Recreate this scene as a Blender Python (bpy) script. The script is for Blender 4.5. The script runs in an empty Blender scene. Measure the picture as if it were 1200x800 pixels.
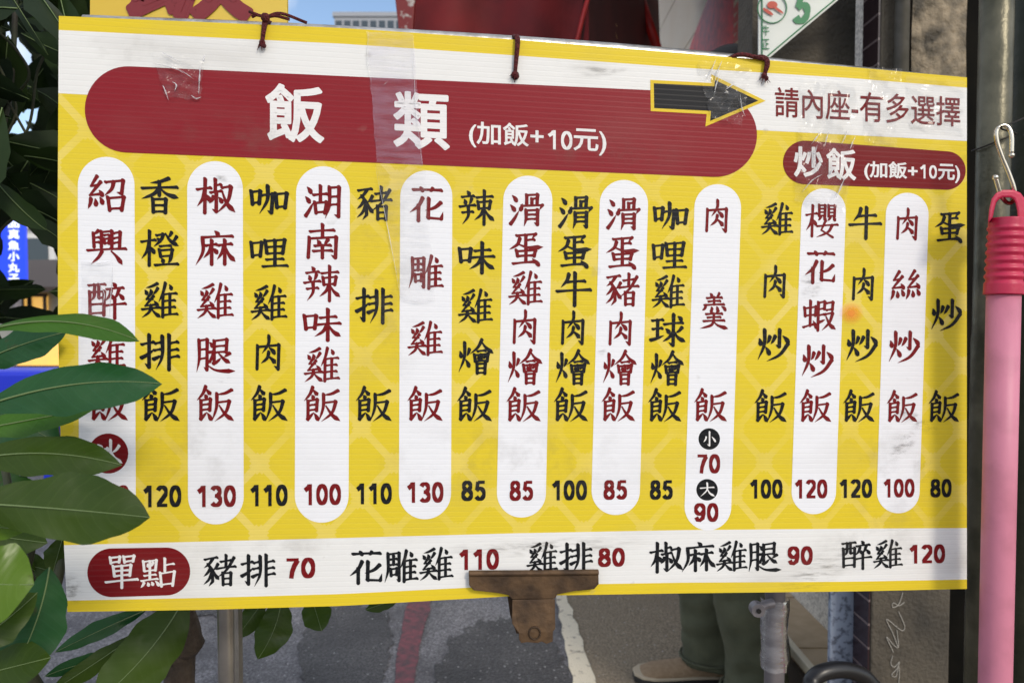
import bpy, bmesh, math, random
from mathutils import Vector, Matrix
random.seed(7)
R = math.radians
S = bpy.context.scene
COL = S.collection

# ---------------------------------------------------------------- camera, sky, sun, exposure
F = 867.0                       # focal length in photo pixels (1200 wide)
CAM = Vector((0, 0, 1.05)); PITCH = R(2.0)
cd = bpy.data.cameras.new('camera'); cam = bpy.data.objects.new('camera', cd); COL.objects.link(cam)
cam.location = CAM; cam.rotation_euler = (R(90) - PITCH, 0, 0)
cd.sensor_width = 36; cd.lens = 36*F/1200; cd.clip_start = .05; cd.clip_end = 3000
cd.dof.use_dof = True; cd.dof.focus_distance = .76; cd.dof.aperture_fstop = 9.0
S.camera = cam
SUN = Vector((.50, -.80, .62)).normalized()
w = bpy.data.worlds.new('World'); S.world = w; w.use_nodes = True
nt = w.node_tree; bg = nt.nodes['Background']
sky = nt.nodes.new('ShaderNodeTexSky'); sky.sky_type = 'NISHITA'; sky.sun_disc = False
sky.sun_elevation = math.asin(SUN.z); sky.sun_rotation = math.atan2(SUN.x, SUN.y)
tc = nt.nodes.new('ShaderNodeTexCoord'); nz = nt.nodes.new('ShaderNodeTexNoise')
nz.inputs['Scale'].default_value = 5.0; nz.inputs['Detail'].default_value = 6
rp = nt.nodes.new('ShaderNodeValToRGB'); rp.color_ramp.elements[0].position = .40; rp.color_ramp.elements[1].position = .62
mx = nt.nodes.new('ShaderNodeMixRGB'); mx.inputs[2].default_value = (6.5, 6.6, 6.8, 1)
nt.links.new(tc.outputs['Generated'], nz.inputs['Vector']); nt.links.new(nz.outputs[0], rp.inputs[0])
nt.links.new(rp.outputs[0], mx.inputs[0]); nt.links.new(sky.outputs[0], mx.inputs[1]); nt.links.new(mx.outputs[0], bg.inputs[0])
bg.inputs[1].default_value = .15
sd = bpy.data.lights.new('sun', 'SUN'); so = bpy.data.objects.new('sun', sd); COL.objects.link(so)
sd.energy = 1.3; sd.angle = R(10); sd.color = (1.0, .90, .76)
so.rotation_euler = SUN.to_track_quat('Z', 'Y').to_euler(); so.location = SUN*20
S.view_settings.view_transform = 'Standard'; S.view_settings.look = 'None'
S.view_settings.exposure = 0.32; S.view_settings.gamma = 1
S.cycles.max_bounces = 8; S.cycles.transparent_max_bounces = 16

# ---------------------------------------------------------------- measuring helpers: pixel of the photo -> a point of the place
RT = Vector((1, 0, 0)); FW = Vector((0, math.cos(PITCH), -math.sin(PITCH))); UP = Vector((0, math.sin(PITCH), math.cos(PITCH)))
def ray(px, py): return RT*((px-600)/F) - UP*((py-400)/F) + FW
def W(px, py, Y):
    d = ray(px, py); return CAM + d*(Y/d.y)
def G(px, py, z=0):
    d = ray(px, py); return CAM + d*((z-CAM.z)/d.z)
def WX(px, py, X):
    d = ray(px, py); return CAM + d*(X/d.x)

# ---------------------------------------------------------------- materials
def mat(name, col, rough=.6, col2=None, scale=8.0, bump=0, bscale=60.0, metal=0.0, spec=.5, coat=0, emit=0, detail=5, lo=.35, hi=.65, trans=0):
    m = bpy.data.materials.new(name); m.use_nodes = True; t = m.node_tree; b = t.nodes['Principled BSDF']
    b.inputs['Base Color'].default_value = (*col, 1); b.inputs['Roughness'].default_value = rough
    b.inputs['Metallic'].default_value = metal; b.inputs['Specular IOR Level'].default_value = spec; b.inputs['Coat Weight'].default_value = coat
    co = t.nodes.new('ShaderNodeTexCoord')
    if col2:
        n = t.nodes.new('ShaderNodeTexNoise'); n.inputs['Scale'].default_value = scale; n.inputs['Detail'].default_value = detail
        r = t.nodes.new('ShaderNodeValToRGB'); r.color_ramp.elements[0].position = lo; r.color_ramp.elements[1].position = hi
        r.color_ramp.elements[0].color = (*col, 1); r.color_ramp.elements[1].color = (*col2, 1)
        t.links.new(co.outputs['Object'], n.inputs['Vector']); t.links.new(n.outputs[0], r.inputs[0]); t.links.new(r.outputs[0], b.inputs['Base Color'])
    if bump:
        n2 = t.nodes.new('ShaderNodeTexNoise'); n2.inputs['Scale'].default_value = bscale; n2.inputs['Detail'].default_value = 5
        bp = t.nodes.new('ShaderNodeBump'); bp.inputs['Strength'].default_value = bump; bp.inputs['Distance'].default_value = .01
        t.links.new(co.outputs['Object'], n2.inputs['Vector']); t.links.new(n2.outputs[0], bp.inputs['Height']); t.links.new(bp.outputs[0], b.inputs['Normal'])
    if emit:
        b.inputs['Emission Color'].default_value = (*col, 1); b.inputs['Emission Strength'].default_value = emit
    if trans: b.inputs['Transmission Weight'].default_value = trans
    return m

def mnode(t, op, a, b=None, c=None):
    n = t.nodes.new('ShaderNodeMath'); n.operation = op
    for i, v in enumerate((a, b, c)):
        if v is None: continue
        if isinstance(v, (int, float)): n.inputs[i].default_value = v
        else: t.links.new(v, n.inputs[i])
    return n.outputs[0]

def print_mat(name, col, dirt=.25, lattice=False, rough=.42, dirtcol=(.30, .27, .23)):
    """ink on corrugated plastic: flutes every 5 mm, faint dirt and scuffs"""
    m = bpy.data.materials.new(name); m.use_nodes = True; t = m.node_tree; b = t.nodes['Principled BSDF']
    b.inputs['Roughness'].default_value = rough; b.inputs['Specular IOR Level'].default_value = .14
    co = t.nodes.new('ShaderNodeTexCoord'); sp = t.nodes.new('ShaderNodeSeparateXYZ'); t.links.new(co.outputs['Object'], sp.inputs[0])
    X, Z = sp.outputs[0], sp.outputs[2]
    rgb = t.nodes.new('ShaderNodeRGB'); rgb.outputs[0].default_value = (*col, 1); c = rgb.outputs[0]
    def mix(fac, c1, c2, kind='MIX'):
        n = t.nodes.new('ShaderNodeMixRGB'); n.blend_type = kind; t.links.new(fac, n.inputs[0])
        for i, v in ((1, c1), (2, c2)):
            if isinstance(v, tuple): n.inputs[i].default_value = (*v, 1)
            else: t.links.new(v, n.inputs[i])
        return n.outputs[0]
    def noise(scale, detail=4, vec=None):
        n = t.nodes.new('ShaderNodeTexNoise'); n.inputs['Scale'].default_value = scale; n.inputs['Detail'].default_value = detail
        t.links.new(vec or co.outputs['Object'], n.inputs['Vector']); return n.outputs[0]
    if lattice:
        bands = None
        def band(e, width):
            f = mnode(t, 'FRACT', e); d = mnode(t, 'ABSOLUTE', mnode(t, 'SUBTRACT', f, .5))
            return mnode(t, 'LESS_THAN', d, width)
        a = mnode(t, 'DIVIDE', mnode(t, 'ADD', X, mnode(t, 'MULTIPLY', Z, .92)), .0640)
        e = mnode(t, 'DIVIDE', mnode(t, 'SUBTRACT', X, mnode(t, 'MULTIPLY', Z, .92)), .0640)
        la, le = band(a, .075), band(e, .075)
        k1 = mnode(t, 'MULTIPLY', band(mnode(t, 'MULTIPLY', a, 1.0), .19), band(mnode(t, 'MULTIPLY', e, 1.0), .19))
        # short cross ties round every crossing, as on woven bamboo paper
        ta = mnode(t, 'MULTIPLY', band(mnode(t, 'MULTIPLY', a, 6.0), .22), k1)
        te = mnode(t, 'MULTIPLY', band(mnode(t, 'MULTIPLY', e, 6.0), .22), k1)
        big = noise(9.0, 3)
        s = mnode(t, 'MAXIMUM', mnode(t, 'MAXIMUM', la, le), mnode(t, 'MAXIMUM', ta, te))
        vis = t.nodes.new('ShaderNodeMapRange'); vis.inputs[1].default_value = .38; vis.inputs[2].default_value = .62; vis.inputs[3].default_value = .12; vis.inputs[4].default_value = .55
        t.links.new(big, vis.inputs[0])
        c = mix(mnode(t, 'MULTIPLY', s, vis.outputs[0]), c, (.80, .655, .22))
        hu = noise(5.0, 2); hr = t.nodes.new('ShaderNodeMapRange'); hr.inputs[1].default_value = .4; hr.inputs[2].default_value = .7; hr.inputs[4].default_value = .35
        t.links.new(hu, hr.inputs[0]); c = mix(hr.outputs[0], c, (.72, .53, .02))
    # streaky grime along the flutes and a few scuffs
    mp = t.nodes.new('ShaderNodeMapping'); mp.inputs['Scale'].default_value = (1.0, 1.0, 2.6); t.links.new(co.outputs['Object'], mp.inputs[0])
    g = noise(7.0, 8, mp.outputs[0]); gr = t.nodes.new('ShaderNodeMapRange'); gr.inputs[1].default_value = .52; gr.inputs[2].default_value = .80; gr.inputs[4].default_value = dirt
    t.links.new(g, gr.inputs[0]); c = mix(gr.outputs[0], c, dirtcol)
    sc = noise(38.0, 3); sr = t.nodes.new('ShaderNodeMapRange'); sr.inputs[1].default_value = .70; sr.inputs[2].default_value = .76; sr.inputs[4].default_value = dirt*1.3
    t.links.new(sc, sr.inputs[0]); c = mix(sr.outputs[0], c, dirtcol)
    # flutes
    wv = mnode(t, 'SINE', mnode(t, 'MULTIPLY', Z, 2*math.pi/.0052))
    wv2 = mnode(t, 'POWER', mnode(t, 'ABSOLUTE', mnode(t, 'SINE', mnode(t, 'MULTIPLY', Z, math.pi/.0052))), 12.0)
    low = noise(6.0, 2)
    h = mnode(t, 'ADD', mnode(t, 'ADD', mnode(t, 'MULTIPLY', wv, .05), mnode(t, 'MULTIPLY', wv2, -.12)), mnode(t, 'MULTIPLY', low, 3.0))
    bp = t.nodes.new('ShaderNodeBump'); bp.inputs['Strength'].default_value = .55; bp.inputs['Distance'].default_value = .0009
    t.links.new(h, bp.inputs['Height']); t.links.new(bp.outputs[0], b.inputs['Normal'])
    c = mix(mnode(t, 'MULTIPLY', wv2, .07), c, (.1, .1, .1))
    t.links.new(c, b.inputs['Base Color'])
    return m

def tape_mat(name, haze=.16, tint=(.85, .86, .95), gloss=.5, rough=.12, bs=90.0):
    m = bpy.data.materials.new(name); m.use_nodes = True; t = m.node_tree
    for n in list(t.nodes):
        if n.type != 'OUTPUT_MATERIAL': t.nodes.remove(n)
    out = [n for n in t.nodes if n.type == 'OUTPUT_MATERIAL'][0]
    tr = t.nodes.new('ShaderNodeBsdfTransparent'); gl = t.nodes.new('ShaderNodeBsdfGlossy'); df = t.nodes.new('ShaderNodeBsdfDiffuse')
    gl.inputs['Roughness'].default_value = rough; df.inputs['Color'].default_value = (*tint, 1)
    co = t.nodes.new('ShaderNodeTexCoord'); n = t.nodes.new('ShaderNodeTexNoise'); n.inputs['Scale'].default_value = bs; n.inputs['Detail'].default_value = 3
    mp = t.nodes.new('ShaderNodeMapping'); mp.inputs['Scale'].default_value = (.25, 1, 1.5)
    bp = t.nodes.new('ShaderNodeBump'); bp.inputs['Strength'].default_value = .7; bp.inputs['Distance'].default_value = .003
    t.links.new(co.outputs['Object'], mp.inputs[0]); t.links.new(mp.outputs[0], n.inputs['Vector']); t.links.new(n.outputs[0], bp.inputs['Height']); t.links.new(bp.outputs[0], gl.inputs['Normal'])
    fr = t.nodes.new('ShaderNodeFresnel'); fr.inputs[0].default_value = 1.5; t.links.new(bp.outputs[0], fr.inputs['Normal'])
    m1 = t.nodes.new('ShaderNodeMixShader'); 
    n3 = t.nodes.new('ShaderNodeTexNoise'); n3.inputs['Scale'].default_value = 30; n3.inputs['Detail'].default_value = 4
    mp3 = t.nodes.new('ShaderNodeMapping'); mp3.inputs['Scale'].default_value = (1.0, 1, 5.0); t.links.new(co.outputs['Object'], mp3.inputs[0]); t.links.new(mp3.outputs[0], n3.inputs['Vector'])
    r3 = t.nodes.new('ShaderNodeMapRange'); r3.inputs[1].default_value = .36; r3.inputs[2].default_value = .62; r3.inputs[3].default_value = haze*.35; r3.inputs[4].default_value = haze*1.35
    t.links.new(n3.outputs[0], r3.inputs[0]); t.links.new(r3.outputs[0], m1.inputs[0]); t.links.new(tr.outputs[0], m1.inputs[1]); t.links.new(df.outputs[0], m1.inputs[2])
    m2 = t.nodes.new('ShaderNodeMixShader'); t.links.new(mnode(t, 'MULTIPLY', fr.outputs[0], gloss), m2.inputs[0]); t.links.new(m1.outputs[0], m2.inputs[1]); t.links.new(gl.outputs[0], m2.inputs[2])
    t.links.new(m2.outputs[0], out.inputs[0])
    return m

def smudge_mat(name, col, amount, scale, stretch=(1,1,1)):
    m = bpy.data.materials.new(name); m.use_nodes = True; t = m.node_tree; b = t.nodes['Principled BSDF']
    b.inputs['Base Color'].default_value = (*col, 1); b.inputs['Roughness'].default_value = .8; b.inputs['Specular IOR Level'].default_value = .1
    co = t.nodes.new('ShaderNodeTexCoord'); mp = t.nodes.new('ShaderNodeMapping'); mp.inputs['Scale'].default_value = stretch
    n = t.nodes.new('ShaderNodeTexNoise'); n.inputs['Scale'].default_value = scale; n.inputs['Detail'].default_value = 8; n.inputs['Roughness'].default_value = .7
    uv = t.nodes.new('ShaderNodeUVMap'); sx = t.nodes.new('ShaderNodeSeparateXYZ'); t.links.new(uv.outputs[0], sx.inputs[0])
    fall = mnode(t, 'SUBTRACT', 1.0, sx.outputs[0])
    r = t.nodes.new('ShaderNodeMapRange'); r.inputs[1].default_value = .48; r.inputs[2].default_value = .66; r.inputs[4].default_value = amount
    t.links.new(co.outputs['Object'], mp.inputs[0]); t.links.new(mp.outputs[0], n.inputs['Vector']); t.links.new(n.outputs[0], r.inputs[0])
    t.links.new(mnode(t, 'MULTIPLY', r.outputs[0], fall), b.inputs['Alpha']); return m
def leaf_mat(name, c1, c2, rough, vein):
    m = mat(name, c1, rough, c2, 9, spec=.24); t = m.node_tree; b = t.nodes['Principled BSDF']; out = [n for n in t.nodes if n.type == 'OUTPUT_MATERIAL'][0]
    src = b.inputs['Base Color'].links[0].from_socket; co = [n for n in t.nodes if n.type == 'TEX_COORD'][0]
    uv = t.nodes.new('ShaderNodeUVMap'); sx = t.nodes.new('ShaderNodeSeparateXYZ'); t.links.new(uv.outputs[0], sx.inputs[0])
    au = mnode(t, 'ABSOLUTE', mnode(t, 'SUBTRACT', mnode(t, 'MULTIPLY', sx.outputs[0], 2.0), 1.0))
    wob = t.nodes.new('ShaderNodeTexNoise'); wob.inputs['Scale'].default_value = 30; t.links.new(co.outputs['Object'], wob.inputs['Vector'])
    ph = mnode(t, 'ADD', mnode(t, 'SUBTRACT', mnode(t, 'MULTIPLY', sx.outputs[1], 13.0), mnode(t, 'MULTIPLY', mnode(t, 'POWER', au, 1.4), 1.7)), mnode(t, 'MULTIPLY', wob.outputs[0], .9))
    d = mnode(t, 'ABSOLUTE', mnode(t, 'SUBTRACT', mnode(t, 'FRACT', ph), .5))
    line = t.nodes.new('ShaderNodeMapRange'); line.inputs[1].default_value = .09; line.inputs[2].default_value = .0; line.inputs[3].default_value = 0; line.inputs[4].default_value = .13; t.links.new(d, line.inputs[0])
    x = t.nodes.new('ShaderNodeMixRGB'); x.inputs[2].default_value = (*vein, 1); t.links.new(line.outputs[0], x.inputs[0]); t.links.new(src, x.inputs[1])
    sp = t.nodes.new('ShaderNodeTexNoise'); sp.inputs['Scale'].default_value = 55; sp.inputs['Detail'].default_value = 6; t.links.new(co.outputs['Object'], sp.inputs['Vector'])
    sr = t.nodes.new('ShaderNodeMapRange'); sr.inputs[1].default_value = .66; sr.inputs[2].default_value = .74; sr.inputs[4].default_value = .7; t.links.new(sp.outputs[0], sr.inputs[0])
    x2 = t.nodes.new('ShaderNodeMixRGB'); x2.inputs[2].default_value = (.055,.040,.014,1); t.links.new(sr.outputs[0], x2.inputs[0]); t.links.new(x.outputs[0], x2.inputs[1])
    t.links.new(x2.outputs[0], b.inputs['Base Color'])
    big = t.nodes.new('ShaderNodeTexNoise'); big.inputs['Scale'].default_value = 28; t.links.new(co.outputs['Object'], big.inputs['Vector'])
    bp = t.nodes.new('ShaderNodeBump'); bp.inputs['Strength'].default_value = .55; bp.inputs['Distance'].default_value = .004
    t.links.new(mnode(t, 'ADD', mnode(t, 'MULTIPLY', big.outputs[0], 1.2), mnode(t, 'MULTIPLY', d, .06)), bp.inputs['Height']); t.links.new(bp.outputs[0], b.inputs['Normal'])
    rr = t.nodes.new('ShaderNodeMapRange'); rr.inputs[1].default_value = .3; rr.inputs[2].default_value = .7; rr.inputs[3].default_value = rough-.14; rr.inputs[4].default_value = rough+.14
    t.links.new(big.outputs[0], rr.inputs[0]); t.links.new(rr.outputs[0], b.inputs['Roughness'])
    tl = t.nodes.new('ShaderNodeBsdfTranslucent'); t.links.new(x2.outputs[0], tl.inputs[0]); ms = t.nodes.new('ShaderNodeMixShader'); ms.inputs[0].default_value = .14
    t.links.new(b.outputs[0], ms.inputs[1]); t.links.new(tl.outputs[0], ms.inputs[2]); t.links.new(ms.outputs[0], out.inputs[0]); return m

# ---------------------------------------------------------------- mesh builder and object bookkeeping
class MB:
    def __init__(s): s.v = []; s.f = []; s.mi = []; s.uv = {}
    def add(s, verts, faces, mi=0):
        k = len(s.v); s.v += [tuple(p) for p in verts]; s.f += [tuple(i+k for i in f) for f in faces]; s.mi += [mi]*len(faces)
    def box(s, lo, hi, mi=0):
        x0,y0,z0 = lo; x1,y1,z1 = hi
        s.add([(x0,y0,z0),(x1,y0,z0),(x1,y1,z0),(x0,y1,z0),(x0,y0,z1),(x1,y0,z1),(x1,y1,z1),(x0,y1,z1)],
              [(0,3,2,1),(4,5,6,7),(0,1,5,4),(1,2,6,5),(2,3,7,6),(3,0,4,7)], mi)
    def prism(s, pts, vec, mi=0):
        n = len(pts); vec = Vector(vec); a = [Vector(p) for p in pts]; b = [p+vec for p in a]
        s.add(a+b, [tuple(range(n-1,-1,-1)), tuple(range(n,2*n))]+[(i,(i+1)%n,n+(i+1)%n,n+i) for i in range(n)], mi)
    def tube(s, pts, r, seg=10, mi=0, cap=True, flat=1.0):
        pts = [Vector(p) for p in pts]; n = len(pts); rr = r if isinstance(r, (list, tuple)) else [r]*n
        t0 = (pts[1]-pts[0]).normalized(); ref = Vector((0,0,1)) if abs(t0.z) < .9 else Vector((1,0,0))
        u = t0.cross(ref).normalized(); vs = []
        for i, p in enumerate(pts):
            t = (pts[min(n-1,i+1)]-pts[max(0,i-1)]).normalized(); u = (u - t*u.dot(t)).normalized(); q = t.cross(u)
            for k in range(seg):
                a = 2*math.pi*k/seg; vs.append(p + (u*math.cos(a) + q*math.sin(a)*flat)*rr[i])
        fs = [(i*seg+k, i*seg+(k+1)%seg, (i+1)*seg+(k+1)%seg, (i+1)*seg+k) for i in range(n-1) for k in range(seg)]
        if cap: fs += [tuple(range(seg-1,-1,-1)), tuple((n-1)*seg+k for k in range(seg))]
        s.add(vs, fs, mi)
    def grid(s, rows, mi=0):
        n = len(rows[0]); s.add([p for r in rows for p in r], [(i*n+j, i*n+j+1, (i+1)*n+j+1, (i+1)*n+j) for i in range(len(rows)-1) for j in range(n-1)], mi)
    def ball(s, c, r, seg=10, mi=0, sc=(1,1,1)):
        c = Vector(c); rows = []
        for i in range(seg//2+1):
            a = math.pi*i/(seg//2)
            rows.append([c + Vector((r*sc[0]*math.sin(a)*math.cos(2*math.pi*k/seg), r*sc[1]*math.sin(a)*math.sin(2*math.pi*k/seg), r*sc[2]*math.cos(a))) for k in range(seg+1)])
        s.grid(rows, mi)

def tag(o, label=None, cat=None, group=None, kind=None):
    for k, v in (('label', label), ('category', cat), ('group', group), ('kind', kind)):
        if v: o[k] = v
    return o
def build(name, mb, mats, parent=None, smooth=False, bevel=0, local=False):
    me = bpy.data.meshes.new(name); me.from_pydata(mb.v, [], mb.f); me.validate()
    mats = mats if isinstance(mats, (list, tuple)) else [mats]
    for m in mats: me.materials.append(m)
    if len(mats) > 1: me.polygons.foreach_set('material_index', mb.mi)
    if mb.uv:
        ul = me.uv_layers.new(name='UVMap')
        for lp_ in me.loops: ul.data[lp_.index].uv = mb.uv.get(lp_.vertex_index, (0, 0))
    if smooth: me.polygons.foreach_set('use_smooth', [True]*len(me.polygons))
    o = bpy.data.objects.new(name, me); COL.objects.link(o)
    if parent:
        o.parent = parent
        if not local: o.matrix_parent_inverse = parent.matrix_basis.inverted()
    if bevel:
        bv = o.modifiers.new('bevel', 'BEVEL'); bv.width = bevel; bv.segments = 2; bv.limit_method = 'ANGLE'
    return o
def thing(name, label, cat, loc=(0,0,0), group=None):
    o = bpy.data.objects.new(name, None); COL.objects.link(o); o.location = loc; o.empty_display_size = .1
    return tag(o, label, cat, group)
def recenter(o):
    """move a one-mesh thing's origin to its base"""
    me = o.data; xs = [v.co for v in me.vertices]; c = Vector((sum(p.x for p in xs)/len(xs), sum(p.y for p in xs)/len(xs), min(p.z for p in xs)))
    me.transform(Matrix.Translation(-c)); o.location = c; return o
def curve(pts, n=8):
    pts = [Vector(p) for p in pts]
    if len(pts) < 3: return [pts[0].lerp(pts[1], i/n) for i in range(n+1)]
    P = [2*pts[0]-pts[1]] + pts + [2*pts[-1]-pts[-2]]; out = []
    for i in range(1, len(P)-2):
        for j in range(n):
            t = j/n
            out.append(.5*(2*P[i]+(P[i+1]-P[i-1])*t+(2*P[i-1]-5*P[i]+4*P[i+1]-P[i+2])*t*t+(3*P[i]-P[i-1]-3*P[i+1]+P[i+2])*t**3))
    out.append(pts[-1].copy()); return out
def interp(tab, x):
    if x <= tab[0][0]: (a,b),(c,d) = tab[0], tab[1]
    elif x >= tab[-1][0]: (a,b),(c,d) = tab[-2], tab[-1]
    else:
        for (a,b),(c,d) in zip(tab, tab[1:]):
            if x <= c: break
    return b + (d-b)*(x-a)/(c-a)
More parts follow.
